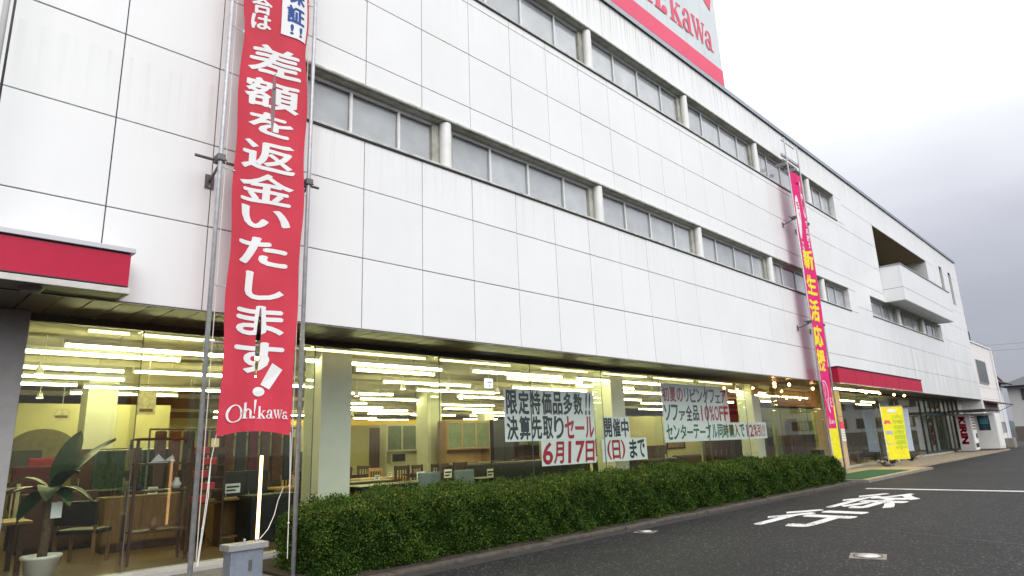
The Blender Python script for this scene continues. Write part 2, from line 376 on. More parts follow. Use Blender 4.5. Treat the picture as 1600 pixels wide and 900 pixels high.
# ================================================================== SETTING: ground
def asphalt():
    m = bpy.data.materials.new('asphalt'); m.use_nodes = True; nt = m.node_tree; b = nt.nodes['Principled BSDF']; L = nt.links.new
    g = nt.nodes.new('ShaderNodeNewGeometry')
    def noi(s, d=4, r=.6):
        n = nt.nodes.new('ShaderNodeTexNoise'); n.inputs['Scale'].default_value = s; n.inputs['Detail'].default_value = d; n.inputs['Roughness'].default_value = r; L(g.outputs['Position'], n.inputs['Vector']); return n
    v = nt.nodes.new('ShaderNodeTexVoronoi'); v.inputs['Scale'].default_value = 48; L(g.outputs['Position'], v.inputs['Vector'])
    cr = nt.nodes.new('ShaderNodeValToRGB'); c = cr.color_ramp.elements; c[0].position = .0; c[0].color = (.008, .008, .0085, 1); c[1].position = 1; c[1].color = (.13, .128, .126, 1)
    x = c.new(.72); x.color = (.014, .0138, .0142, 1); x = c.new(.9); x.color = (.026, .0255, .0255, 1)
    hs = nt.nodes.new('ShaderNodeSeparateColor'); L(v.outputs['Color'], hs.inputs[0]); L(hs.outputs[0], cr.inputs[0])
    big = noi(.35, 5); mr = nt.nodes.new('ShaderNodeMapRange'); mr.inputs[1].default_value = .3; mr.inputs[2].default_value = .7; mr.inputs[3].default_value = .62; mr.inputs[4].default_value = 1.25; L(big.outputs['Fac'], mr.inputs[0])
    sv = nt.nodes.new('ShaderNodeVectorMath'); sv.operation = 'SCALE'; L(cr.outputs[0], sv.inputs[0]); L(mr.outputs[0], sv.inputs['Scale']); L(sv.outputs[0], b.inputs['Base Color'])
    b.inputs['Roughness'].default_value = .72; b.inputs['Specular IOR Level'].default_value = .3
    n2 = noi(90, 3); bp = nt.nodes.new('ShaderNodeBump'); bp.inputs['Strength'].default_value = .7; bp.inputs['Distance'].default_value = .01
    L(n2.outputs['Fac'], bp.inputs['Height']); L(bp.outputs[0], b.inputs['Normal']); return m
M_asphalt = asphalt()
def roadpaint():
    m = bpy.data.materials.new('worn_road_paint'); m.use_nodes = True; nt = m.node_tree; b = nt.nodes['Principled BSDF']; L = nt.links.new
    g = nt.nodes.new('ShaderNodeNewGeometry'); n = nt.nodes.new('ShaderNodeTexNoise'); n.inputs['Scale'].default_value = 26; n.inputs['Detail'].default_value = 8; n.inputs['Roughness'].default_value = .75; L(g.outputs['Position'], n.inputs['Vector'])
    n2 = nt.nodes.new('ShaderNodeTexNoise'); n2.inputs['Scale'].default_value = 1.1; L(g.outputs['Position'], n2.inputs['Vector'])
    ad = nt.nodes.new('ShaderNodeMath'); ad.operation = 'MULTIPLY_ADD'; L(n2.outputs['Fac'], ad.inputs[0]); ad.inputs[1].default_value = .5; L(n.outputs['Fac'], ad.inputs[2])
    cr = nt.nodes.new('ShaderNodeValToRGB'); c = cr.color_ramp.elements; c[0].position = .63; c[0].color = (.04, .04, .04, 1); c[1].position = .71; c[1].color = (.74, .74, .73, 1); L(ad.outputs[0], cr.inputs[0]); L(cr.outputs[0], b.inputs['Base Color'])
    b.inputs['Roughness'].default_value = .6; return m
M_roadpaint = roadpaint()
struct('ground', MB().add([(-400, -500, 0), (700, -500, 0), (700, 600, 0), (-400, 600, 0)], [(0, 1, 2, 3)]), M_asphalt)
# road text (two characters), parking line
rp = thing('road_marking', 'worn white painted word of two tall characters on the asphalt beside the hedge', 'road marking', (9.8, -3.45, .004))
def road_char(s, x0, x1, y0, y1):
    bm = glyph_bm(s, .008)
    vs = [v.co.copy() for v in bm.verts]; ax, bx = min(v.x for v in vs), max(v.x for v in vs); ay, by = min(v.y for v in vs), max(v.y for v in vs)
    for v, c in zip(bm.verts, vs):
        a = (c.x-ax)/(bx-ax); b = (c.y-ay)/(by-ay); v.co = Vector((x0+b*(x1-x0)-9.8, y0+a*(y1-y0)+3.45, 0))
    for f in bm.faces:
        f.normal_update()
        if f.normal.z < 0: f.normal_flip()
    bm.verts.index_update(); base = [v.co.copy() for v in bm.verts]; fs = [[v.index for v in f.verts] for f in bm.faces]; bm.free(); mb = MB()
    for k, (dx, dy) in enumerate(((0, 0), (-.075, 0), (.075, 0), (0, .028), (0, -.028))): mb.add([(c.x+dx, c.y+dy, .0007*k) for c in base], fs)
    part('painted_character', mb, M_roadpaint, rp)
if 1: pass
road_char('行', 6.4, 9.15, -2.72, -4.15)
road_char('徐', 9.7, 13.5, -2.85, -4.25)
pl = struct('parking_line', MB().add([(15.12, -2.3, .004), (14.86, -2.3, .004), (14.72, -7.6, .004), (14.98, -7.6, .004)], [(0, 1, 2, 3)]), M_roadpaint)
struct('asphalt_seam', MB().add([(7.1, -3.1, .002), (7.16, -3.1, .002), (6.6, -5.0, .002), (5.75, -7.4, .002), (5.69, -7.4, .002), (6.55, -5.0, .002)], [(0, 5, 2, 1), (5, 4, 3, 2)]), mat('tar_seam', (.006, .006, .006), .6))
# kerb stones along the hedge: each its own part of the kerb
kerb = bpy.data.objects.new('kerb', None); COL.objects.link(kerb); kerb['kind'] = 'structure'
km = MB().cbox(-.495, .495, -.09, .09, 0, .05, .012).mesh('kerb_stone', M_kerb)
xk = -1.3; i = 0
while xk < 17.0:
    link('kerb_stone', km, kerb, (xk+.5, -1.28+(.03 if i % 3 else .0)+random.uniform(-.008, .008), random.uniform(-.010, .004)), (0, 0, random.uniform(-.01, .01))); xk += 1.0; i += 1
struct('planting_bed', MB().box(-1.3, 17.2, -1.2, 1.1, 0, .07), M_soil)
struct('gutter_strip', MB().add([(-1.4, -1.62, .003), (17.3, -1.62, .003), (17.3, -1.36, .003), (-1.4, -1.36, .003)], [(0, 1, 2, 3)]), mat('old_concrete_gutter', (.038, .034, .031), .85, var=.4, scale=4, bump=.3))
# entrance tiles: one slab, tiles as parts
ent = bpy.data.objects.new('entrance_pavement', None); COL.objects.link(ent); ent['kind'] = 'structure'
part('slab_base', MB().box(17.3, 25.4, -1.7, 1.15, 0, .075), M_conc, ent)
tm = MB().cbox(-.292, .292, -.292, .292, 0, .02, .004).mesh('tile', M_tile)
for i in range(13):
    for j in range(4):
        link('tile', tm, ent, (17.63+i*.6+.02, -1.39+j*.6, .075+random.uniform(0, .002)))
pave = bpy.data.objects.new('pavement', None); COL.objects.link(pave); pave['kind'] = 'structure'
pm = MB().cbox(-1.19, 1.19, -1.05, 1.05, 0, .09, .01).mesh('paving_slab', mat('tan_concrete', (.30, .24, .17), .85, var=.25, scale=3, bump=.3))
for i in range(10):
    link('paving_slab', pm, pave, (26.62+i*2.4, .07, random.uniform(-.004, .004)))
tag(part('floor_mat', MB().box(17.45, 22.9, -1.48, -.1, .098, .112), M_turf, None), 'green artificial turf mat on the tiled entrance step', 'mat')
# left strip of concrete in front of the window
struct('window_apron', MB().box(-6, -1.35, -.9, 1.1, 0, .05), M_conc)

# ================================================================== BUILDING
B = thing('furniture_store', 'long white panelled furniture store with ribbon windows and a glazed ground floor', 'building', (0, 0, 0))
X0, X1 = -6.0, 49.2
TOP = 13.1; SOF = 3.39
OPEN = [(-1.2, 24.2, 6.6, 7.56), (-1.2, 24.2, 10.67, 11.85), (27.2, 40.9, 6.72, 7.64), (29.6, 40.2, 9.1, 11.66), (43.7, 44.55, 10.3, 11.95), (46.25, 47.1, 9.7, 11.95)]
def rect_minus(rects, hole):
    out = []
    for (a, b, c, d) in rects:
        A, Bx, C, D = hole
        if Bx <= a or A >= b or D <= c or C >= d: out.append((a, b, c, d)); continue
        if a < A: out.append((a, A, c, d))
        if Bx < b: out.append((Bx, b, c, d))
        x0, x1 = max(a, A), min(b, Bx)
        if c < C: out.append((x0, x1, c, C))
        if D < d: out.append((x0, x1, D, d))
    return out
core = [(X0, X1, SOF+.02, TOP)]
for h in OPEN: core = rect_minus(core, h)
mb = MB()
for (a, b, c, d) in core: mb.box(a, b, .028, .45, c, d)
part('wall_core', mb, M_joint, B)
# body behind
mb = MB(); mb.box(X0, X1-.01, .9, 26, 3.6, TOP-.02)
part('upper_storeys', rect_minus and MB().box(X0, 29.0, .9, 26, 3.6, TOP-.02).box(41, X1-.01, .9, 26, 3.6, TOP-.02).box(29.0, 41.0, 3.2, 26, 3.6, TOP-.02).box(29.0, 41.0, .9, 3.2, 3.6, 9.0), mat('render_wall', (.7, .7, .7), .8, var=.1), B)
part('end_wall', MB().box(X1-.01, X1+.02, .02, 26, 0, TOP-.01), M_white, B)
rowsA = [SOF, 4.537, 5.715, 6.598, 7.56, 8.071, 9.266, 10.464, 10.671, 11.85, TOP]
rowsB = [SOF, 4.537, 5.715, 6.9, 8.071, 9.266, 10.464, 11.66, TOP]
PW = 1.2; G = .007
pcache = {}
def panel_obj(a, b, c, d):
    w_, h_ = round(b-a, 3), round(d-c, 3)
    if w_ < .05 or h_ < .05: return
    key = (w_, h_)
    if key not in pcache:
        m_ = MB(); c_ = .004; x, z = w_/2-G, h_/2-G
        vs = [(-x, .028, -z), (x, .028, -z), (x, .028, z), (-x, .028, z), (-x, c_, -z), (x, c_, -z), (x, c_, z), (-x, c_, z), (-x+c_, 0, -z+c_), (x-c_, 0, -z+c_), (x-c_, 0, z-c_), (-x+c_, 0, z-c_)]
        fs = [(8, 9, 10, 11)]
        for i in range(4): j = (i+1) % 4; fs += [(i, j, 4+j, 4+i), (4+i, 4+j, 8+j, 8+i)]
        m_.add(vs, fs); pcache[key] = m_.mesh('panel', M_panel)
    PAN.append(((a+b)/2, (c+d)/2, key))
PAN = []
for k in range(-5, 41):
    a, b = k*PW, (k+1)*PW
    rows = rowsB if (b <= -1.19 or a >= 24.1) else rowsA
    for c, d in zip(rows[:-1], rows[1:]):
        rs = [(a, b, c, d)]
        for h in OPEN: rs = rect_minus(rs, h)
        for r_ in rs: panel_obj(*r_)
PAN.sort(key=lambda p: math.hypot(p[0]-CAM.x, 8.6))
vis = [p for p in PAN if not (p[0] < 5 and p[1] > 9.3+max(0, (p[0]+6)*.28))]
vis_set = set(vis[:296])
rest = MB()
for p in PAN:
    if p in vis_set:
        link('panel', pcache[p[2]], B, (p[0], random.uniform(-.002, .002), p[1]), (random.uniform(-.0016, .0016), 0, random.uniform(-.0016, .0016)))
    else:
        w_, h_ = p[2]; rest.box(p[0]-w_/2+G, p[0]+w_/2-G, random.uniform(-.002, .002), .028, p[1]-h_/2+G, p[1]+h_/2-G)
o = part('panel_field', rest, M_panel, B); o['kind'] = 'stuff'
# coping, gutter line
part('coping', MB().cbox(X0, X1+.05, -.05, .5, TOP+.004, TOP+.09, .01).box(X0, X1+.05, -.07, -.052, TOP-.05, TOP+.1), mat('coping_metal', (.33, .36, .40), .35, .6, var=.2), B)
part('parapet_upstand', MB().box(X0, 16.2, .42, .48, TOP+.1, TOP+.32), M_dirtywhite, B)
# ribbon windows ------------------------------------------------------
def ribbon(x0, x1, z0, z1, cols, mull, name='ribbon_window'):
    fr = MB(); y = .22
    fr.box(x0, x1, y-.03, y+.03, z0+.03, z0+.09); fr.box(x0, x1, y-.03, y+.03, z1-.07, z1-.004)
    for xm in mull: fr.box(xm-.022, xm+.022, y-.028, y+.032, z0+.09, z1-.07)
    f = part('window', fr, M_frame_w, B)
    xs = sorted([x0]+list(mull)+[x1])
    for a, b in zip(xs[:-1], xs[1:]):
        if b-a < .15: continue
        part('pane', MB().box(a+.025, b-.025, y-.004, y+.002, z0+.09, z1-.07), M_glass2, f)
        part('blind_or_backing', MB().box(a+.03, b-.03, y+.035, y+.05, z0+.05+random.uniform(0, .02), z1-.05), M_blind, f)
        ib = MB(); t_ = .016
        ib.box(a+.022, b-.022, y-.024, y-.008, z1-.07-t_, z1-.071); ib.box(b-.022-t_, b-.022, y-.024, y-.008, z0+.09, z1-.07-t_)
        part('sash', ib, M_alu, f)
    part('window_head', MB().box(x0+.012, x1-.012, .03, .2, z1-.012, z1-.001).box(x0, x1, -.022, .03, z1+.0, z1+.035), M_reveal, B)
    part('window_head_flashing', MB().cbox(x0, x1, -.03, .05, z1+.012, z1+.05, .006), M_dirtywhite, B)
    part('sill', MB().cbox(x0, x1, -.035, .21, z0-.01, z0+.03, .006), M_dirtywhite, B)
    part('sill_drip', MB().box(x0, x1, -.026, .02, z0-.036, z0-.011), M_black, B)
    part('window_jamb', MB().box(x0+.001, x0+.011, -.002, .3, z0+.031, z1-.002).box(x1-.011, x1-.001, -.002, .3, z0+.031, z1-.002), M_frame_w, B)
    for c in cols:
        cm = MB().lathe([(0.115, 0), (.115, z1-z0-.045)], (c, .10, z0+.03), 20)
        part('window_column', cm, M_white, B, True)
        part('column_reveal', MB().box(c-.26, c+.24, y-.045, y+.05, z0+.03, z1-.013), M_reveal, B)
bays = [1.83, 6.6, 11.42, 16.35, 21.3]
mul = [-.15, .83]
for a, b in zip(bays[:-1], bays[1:]): mul += [a+1.27, (a+b)/2+.02, b-1.17]
mul += [22.2, 23.1]
ribbon(-1.2, 24.2, 6.6, 7.56, bays, mul); ribbon(-1.2, 24.2, 10.67, 11.85, bays, mul)
ribbon(27.2, 40.9, 6.72, 7.64, [31.9, 36.8], [29.6, 30.8, 33.4, 35.2, 38.2, 39.6, 40.4])
for a, b, z0, z1 in ((43.7, 44.55, 10.3, 11.95), (46.25, 47.1, 9.7, 11.95)):
    part('window_jamb', MB().box(a+.001, a+.008, 0, .3, z0, z1).box(b-.008, b-.001, 0, .3, z0, z1), M_frame_w, B)
    f = part('window', MB().box(a+.009, a+.05, .12, .2, z0, z1).box(b-.05, b, .12, .2, z0, z1).box(a+.05, b-.05, .12, .2, z0, z0+.05).box(a+.05, b-.05, .12, .2, z1-.05, z1), M_darksteel, B)
    part('pane', MB().box(a+.05, b-.05, .15, .158, z0+.05, z1-.05), M_glass2, f)
    part('blind_or_backing', MB().box(a+.05, b-.05, .3, .32, z0+.05, z1-.05), mat('dark_interior', (.05, .05, .055), .8), f)  # dark sheet painted as the unlit room behind the slit, no blind
# far recess with balcony
a, b, z0, z1 = 29.6, 40.2, 9.1, 11.66
part('recess_wall', MB().box(a+.001, a+.02, .0, 2.2, z0-.1, z1-.02), M_white, B); part('recess_wall', MB().box(b-.02, b-.001, .0, 2.2, z0-.1, z1-.02), M_white, B); part('recess_floor', MB().box(a+.021, b-.021, .03, 2.2, z0-.1, z0+.002), M_conc, B)
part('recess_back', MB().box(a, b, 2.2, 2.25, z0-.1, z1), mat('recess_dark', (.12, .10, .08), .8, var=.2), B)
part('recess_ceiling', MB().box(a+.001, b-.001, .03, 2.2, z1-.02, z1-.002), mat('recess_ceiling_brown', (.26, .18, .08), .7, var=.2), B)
part('recess_lamp', MB().lathe([(0, -.08), (.1, -.08), (.12, 0)], (32.5, 1.0, z1-.02), 14), M_black, B)
bal = [('balcony_front', MB().box(29.62, 39.98, -.9, -.82, 7.66, 9.42), M_panel), ('balcony_side', MB().box(29.6, 29.68, -.815, -.003, 7.66, 9.42), M_panel), ('balcony_side', MB().box(39.92, 40.0, -.815, -.003, 7.66, 9.42), M_panel),
       ('balcony_floor', MB().box(29.69, 39.91, -.815, -.004, 7.68, 7.8), mat('balcony_underside', (.5, .5, .49), .5, var=.2)),
       ('balcony_coping', MB().cbox(29.55, 40.05, -.94, -.78, 9.425, 9.47, .008).cbox(29.55, 29.72, -.779, -.004, 9.425, 9.47, .008), mat('grey_cap', (.35, .36, .38), .4, .4)),
       ('balcony_joint', MB().box(29.6, 40.0, -.9025, -.9005, 8.28, 8.295).box(29.5975, 29.5995, -.9, -.003, 8.28, 8.295), M_joint)]
for n_, m_, t_ in bal: part(n_, m_, t_, B)
# soffit boards (each its own part)
sb = MB().cbox(-.143, .143, .003, 1.29, 0, .02, .004).mesh('soffit_board', M_soffit)
for i in range(int((X1-X0)/.3)):
    link('soffit_board', sb, B, (X0+.15+i*.3, 0, SOF-.004+random.uniform(-.001, .001)))
part('soffit_edge', MB().box(X0, X1, -.002, .03, SOF-.016, SOF-.006), mat('soffit_drip', (.25, .25, .22), .5), B)
# glazing ------------------------------------------------------------
GY = 1.3
joints = [-4.0, -2.68, -.06, 2.6, 5.2, 7.82, 10.5, 13.12, 15.8, 18.5, 21.1, 22.7]
part('glazing_head', MB().box(-4.0, 48.0, GY-.05, GY+.06, SOF-.1, SOF-.006), mat('dark_head_channel', (.06, .05, .04), .5), B)
part('glazing_sill', MB().cbox(-4.0, 17.2, GY-.1, GY+.08, .06, .14, .008).box(-4.0, 17.2, GY-.16, GY-.1, 0, .09), mat('pale_sill', (.50, .48, .44), .5, var=.2, scale=3), B)
part('glazing_sill', MB().cbox(17.21, 48.0, GY-.12, GY+.08, .08, .17, .008), mat('pale_sill2', (.42, .38, .33), .5, var=.2, scale=3), B)
j2 = [24.0, 25.2, 27.4, 30.1, 32.8, 35.5, 38.2]
for xs in (joints, j2):
    for a, b in zip(xs[:-1], xs[1:]):
        part('shop_window', MB().box(a+.006, b-.006, GY-.005, GY+.005, .14 if xs is joints else .17, SOF-.1), M_glass, B)
        part('window_joint', MB().box(b-.006, b+.006, GY-.007, GY+.007, .14 if xs is joints else .17, SOF-.1), M_darksteel, B)
        # glass fin behind each joint
        if xs is joints: part('glass_fin', MB().box(b-.006, b+.006, GY+.03, GY+.26, .14, SOF-.1), M_glass, B)
# framed doors at the far end
fr = MB()
for x in (38.2, 39.4, 40.6, 41.8, 43.0, 44.2, 45.4, 46.6, 47.9): fr.box(x-.05, x+.05, GY-.05, GY+.05, .17, SOF-.1)
fr.box(38.2, 47.9, GY-.045, GY+.045, 2.35, 2.47); fr.box(38.2, 47.9, GY-.045, GY+.045, .171, .30)
f = part('door_frame', fr, mat('dark_green_frame', (.02, .035, .03), .4), B)
for x in np.arange(38.2, 47.3, 1.2):
    part('door_glass', MB().box(x+.05, min(x+1.15, 47.85), GY-.004, GY+.004, .3, 2.35).box(x+.05, min(x+1.15, 47.85), GY-.004, GY+.004, 2.47, SOF-.1), M_glass, f)
part('end_pier', MB().box(48.0, 49.2, GY-.06, GY+.4, 0, SOF-.005), M_white, B)
part('wall_pier', MB().cbox(-6.0, -4.02, GY-.22, GY+.4, 0, SOF-.006, .01), M_pier, B)
mbp = MB().cbox(22.7, 24.0, GY-.35, GY+.3, .08, SOF-.006, .006)
part('entrance_pier', mbp, M_beige, B)
part('pier_joint', MB().box(22.69, 24.01, GY-.356, GY-.349, 1.2, 1.21).box(22.69, 24.01, GY-.356, GY-.349, 2.2, 2.21), M_joint, B)
# store interior shell -------------------------------------------------
def planks():
    m = mat('store_floor', (.17, .105, .055), .35, var=.35, scale=3, stretch=(.3, 6, 1)); return m
part('store_floor', MB().box(-6, 48.9, GY+.081, 25.8, -.02, .1), planks(), B)
part('store_ceiling', MB().box(-6, 48.9, GY+.07, 25.9, 3.42, 3.55), M_ceil, B)
part('back_wall', MB().box(-6, 48.9, 25.6, 25.8, .1, 3.42), M_cream, B)
part('side_wall', MB().box(-6, -5.8, 1.7, 25.5, .1, 3.42), M_cream, B)
part('side_wall', MB().box(48.2, 48.4, 1.7, 25.5, .1, 3.42), M_cream, B)
part('partition_wall', MB().box(-5.8, .8, 10.6, 10.75, .1, 2.95), M_cream, B)
part('partition_wall', MB().box(18.0, 24.5, 8.05, 8.2, .1, 2.6), M_cream, B)
part('partition_wall', MB().box(6.0, 8.2, 14.0, 14.15, .1, 2.5), mat('pale_partition', (.66, .62, .45), .8), B)
part('partition_wall', MB().box(12.5, 19.5, 13.0, 13.15, .1, 2.5), M_cream, B)
part('partition_wall', MB().box(26.5, 46, 6.5, 6.65, .1, 3.0), mat('olive_partition', (.15, .15, .09), .8, var=.15), B)
part('valance', MB().box(7.5, 20, 19.0, 19.2, 2.75, 3.0), mat('yellow_valance', (.75, .5, .1), .7), B)
# arch niche
am = MB(); pts = [(-2.75, 0), (-1.25, 0)]
arc = [(-2.0+.75*math.cos(q), 1.75+.6*math.sin(q)) for q in np.linspace(0, math.pi, 15)]
am.poly([(-2.75, .1), (-1.25, .1)]+arc, 10.58)
part('arched_niche', am, mat('olive_niche', (.16, .14, .07), .7, var=.2), B)
part('niche_board', MB().box(-2.55, -2.0, 10.5, 10.56, 1.35, 1.85), mat('dark_board', (.03, .035, .03), .5), B)
for (x, y) in ((.75, 2.25), (9.42, 2.25), (18.1, 2.25), (-1.25, 9.2), (8.6, 9.2), (17.6, 9.2), (26.8, 9.2), (8.6, 16), (17.6, 16)):
    part('interior_pillar', MB().cbox(x-.31, x+.31, y-.3, y+.3, .1, 3.42, .012), M_bluepillar, B)
# ceiling beams
for y in (5.7, 12.6, 19): part('ceiling_beam', MB().box(-5.8, 48.2, y-.15, y+.15, 3.3, 3.419), M_ceil, B)

# canopies -------------------------------------------------------------
cn = thing('canopy', 'red fascia canopy with white lip over the window at the left', 'canopy', (-3.45, 0, SOF))
L_ = (3.45, 0, -SOF)
part('fascia', MB().box(-8, -3.39, -.45, -.43, 3.47, 3.85).box(-3.41, -3.39, -.429, -.02, 3.47, 3.85), M_red, cn, loc=L_)
part('cap', MB().cbox(-8, -3.35, -.48, -.015, 3.872, 3.93, .006), mat('pale_cap', (.52, .52, .56), .4, .2), cn, loc=L_)
part('black_line', MB().box(-8, -3.40, -.44, -.015, 3.85, 3.872).box(-8, -3.395, -.452, -.4505, 3.47, 3.482), M_black, cn, loc=L_)  # black lines under the cap and along the foot of the fascia
part('lip', MB().cbox(-8, -3.37, -.475, -.45, 3.385, 3.455, .005).cbox(-3.395, -3.37, -.449, -.015, 3.385, 3.455, .005), mat('lip_white', (.60, .58, .54), .5, var=.15), cn, loc=L_)
part('underside', MB().box(-8, -3.396, -.449, -.015, 3.388, 3.44), mat('canopy_underside', (.10, .085, .055), .5, var=.3), cn, loc=L_)
part('core', MB().box(-8, -3.42, -.428, -.015, 3.452, 3.848), M_black, cn, loc=L_)
part('soffit_lamp', MB().lathe([(0, -.05), (.09, -.045), (.12, -.0)], (-4.25, -.2, 3.388), 14), M_darksteel, cn, loc=L_)
c2 = thing('canopy', 'long red fascia canopy over the shop entrance beside the magenta banner', 'canopy', (24, 0, SOF))
def P2(n, m, t): return part(n, m, t, c2, loc=(-24, 0, -SOF))
P2('fascia', MB().box(19.4, 30.9, -.62, -.6, 3.3, 3.85).box(19.4, 19.42, -.599, -.01, 3.3, 3.85).box(30.88, 30.9, -.599, -.01, 3.3, 3.85), M_red)
P2('cap', MB().box(19.37, 30.93, -.65, -.01, 3.852, 3.885), M_black)
P2('rim', MB().box(19.38, 30.92, -.64, -.6, 3.27, 3.298), M_steel)
P2('canopy_ceiling', MB().box(19.43, 30.87, -.598, -.01, 3.32, 3.35), mat('canopy_ceiling_warm', (.42, .28, .12), .5, var=.2))
for x in np.arange(19.8, 30.6, .35):
    P2('stud', MB().lathe([(0, 3.265), (.02, 3.267), (.02, 3.27)], (x, -.62, 0), 8), M_steel)
P2('entrance_beam', MB().box(18.55, 23.3, GY+.12, GY+.3, 2.6, 3.3), mat('orange_lintel', (.45, .15, .05), .5, var=.2))

for x in np.arange(21.3, 30.5, 1.9): P2('fascia_joint', MB().box(x-.005, x+.005, -.6235, -.6205, 3.3, 3.85), mat('dark_red_seam', (.12, .005, .015), .6))
# ================================================================== ceiling lights
def make_tube_light(L):
    t = bpy.data.objects.new('ceiling_light', None); t.empty_display_size = .1
    return t
tube_cache = {}
def tube_light(x0, x1, y, z, label, group='bare tube lights on the store ceiling', m=None, housing=True):
    L = round(x1-x0, 1); key = (L, m.name if m else '')
    if key not in tube_cache:
        tb = MB().tube([(-L/2, 0, -.045), (L/2, 0, -.045)], .022, 8).mesh('tube', m or M_tube)
        hb = MB().cbox(-L/2-.03, L/2+.03, -.04, .04, -.018, .045, .01).box(-L/2-.03, -L/2-.005, -.025, .025, -.075, -.018).box(L/2+.005, L/2+.03, -.025, .025, -.075, -.018)
        hb.tube([(-L/4, 0, .045), (-L/4, 0, .3)], .008, 5).tube([(L/4, 0, .045), (L/4, 0, .3)], .008, 5)
        tube_cache[key] = (tb, hb.mesh('housing', M_frame_w))
    tb, hb = tube_cache[key]
    t = thing('ceiling_light', label, 'ceiling light', ((x0+x1)/2, y, z), 0, group)
    link('tube', tb, t); 
    if housing: link('housing', hb, t)
    return t
LM = [(-4.2, -2.35, 'left of the first glass joint'), (-1.2, .0, 'behind the red banner'), (.0, 1.6, 'behind the first pillar'), (1.6, 4.6, 'between the first pillar and the sale posters'),
      (4.6, 7.6, 'behind the long sale poster'), (7.6, 10.6, 'behind the second pillar'), (10.6, 14.6, 'behind the living fair poster'), (14.6, 18, 'behind the right end of the living fair poster')]
ORD = ['nearest', 'second', 'third', 'fourth', 'fifth', 'sixth', 'seventh', 'eighth', 'ninth', 'tenth', 'eleventh', 'twelfth', 'thirteenth', 'fourteenth', 'fifteenth', 'sixteenth', 'seventeenth', 'eighteenth', 'nineteenth', 'twentieth', 'twenty-first']
tl = [(-4.1, -1.6, 3.1), (-3.4, -.6, 2.25), (-3.5, -1.9, 5.07), (-1.75, .9, 5.0), (-3.3, -1.5, 6.5), (-1.8, 1.24, 8.3), (-3.4, -2.0, 8.0), (-1.7, .7, 9.9), (.2, 3.3, 2.1), (1.75, 3.75, 2.9), (3.6, 6.4, 4.65),
      (5.8, 8.8, 6.2), (4.2, 6.1, 7.8), (6.0, 8.8, 9.4), (4.1, 7.1, 1.98), (5.9, 8.8, 2.7), (7.9, 11.3, 4.5), (7.75, 11.8, 2.0), (8.6, 10.7, 7.7), (9.3, 12.2, 3.3), (10.4, 13.2, 5.2), (12.6, 15.4, 4.2), (13.0, 16.0, 2.4), (16.8, 19.9, 2.35),
      (15.2, 18.0, 3.9), (11.4, 14.0, 7.0), (14.8, 17.6, 6.6), (18.2, 21.0, 5.0), (.6, 3.2, 6.4), (7.8, 9.3, 13.0), (8.8, 11.6, 14.5), (5.2, 7.4, 11.2), (10.6, 13.4, 11.0), (12.4, 15.0, 13.0), (13.6, 16.4, 9.6), (16.4, 19.2, 9.4),
      (11.0, 13.6, 16.6), (14.0, 16.8, 17.4), (14.6, 17.2, 22), (17.6, 20.4, 13.2), (19.4, 22.4, 7.8), (21.8, 24.6, 6.0), (20.5, 23.3, 3.2), (8.0, 10.8, 18.2), (11.2, 14.0, 20.4), (18, 20.8, 17.6), (20.5, 23.3, 21), (22, 24.8, 14.6), (24, 26.8, 11.0), (26, 28.8, 17.0), (16.0, 18.8, 15.2), (4.2, 7.0, 16.4), (5.6, 8.4, 20)]  # last tubes, deep in the store, are added to brighten its dark rear
row_no = {}
for x0, x1, y in sorted(tl, key=lambda t: t[2]):
    xm = (x0+x1)/2
    if x1 < -.9: where = 'in the left window bay'
    elif xm < 0: where = 'seen left of the first pillar'
    elif xm < 4.4: where = 'right of the first pillar'
    elif xm < 8: where = 'above the limited sale poster'
    elif xm < 12: where = 'around the second pillar'
    elif xm < 15.2: where = 'behind the living fair poster'
    elif xm < 19: where = 'around the third pillar'
    else: where = 'right of the third pillar'
    i = row_no.get(where, 0); row_no[where] = i+1
    tube_light(x0, x1, y, 3.2, f'{ORD[i]} tube light from the glass {where}')
tn = 0
RL = [(26.0, 29.0, 3.0), (29.5, 32.5, 3.0), (33.5, 36.5, 3.0), (25.4, 28.2, 5.0), (29.6, 32.4, 5.0), (36.6, 39.4, 4.2), (33.6, 36.4, 5.4)]
for i, (x0, x1, y) in enumerate(RL):
    tube_light(x0, x1, y, 3.2, f'tube light in the shop right of the entrance, {["first", "third", "fifth", "second", "fourth", "seventh", "sixth"][i]} from the beige pier')
for i, (x0, x1) in enumerate([(-3.3, -2.75), (-2.6, -1.6), (-.1, 2.5), (2.9, 4.9), (6.0, 7.7), (8.4, 10.4), (10.8, 13.0), (13.4, 15.6)]):
    tube_light(x0, x1, 1.62, 3.33, f'thin dim cove tube at the head of the glazing, {ORD[i]} counting from the left', 'cove tubes along the glazing head', M_tube_dim, False)
for i, (x0, x1) in enumerate([(19.9, 22.3), (22.5, 25.4)]):
    tube_light(x0, x1, -.2, 3.18, ['tube light under the entrance canopy, next to the magenta banner', 'tube light under the entrance canopy, further from the banner'][i], 'tube lights under the canopy')
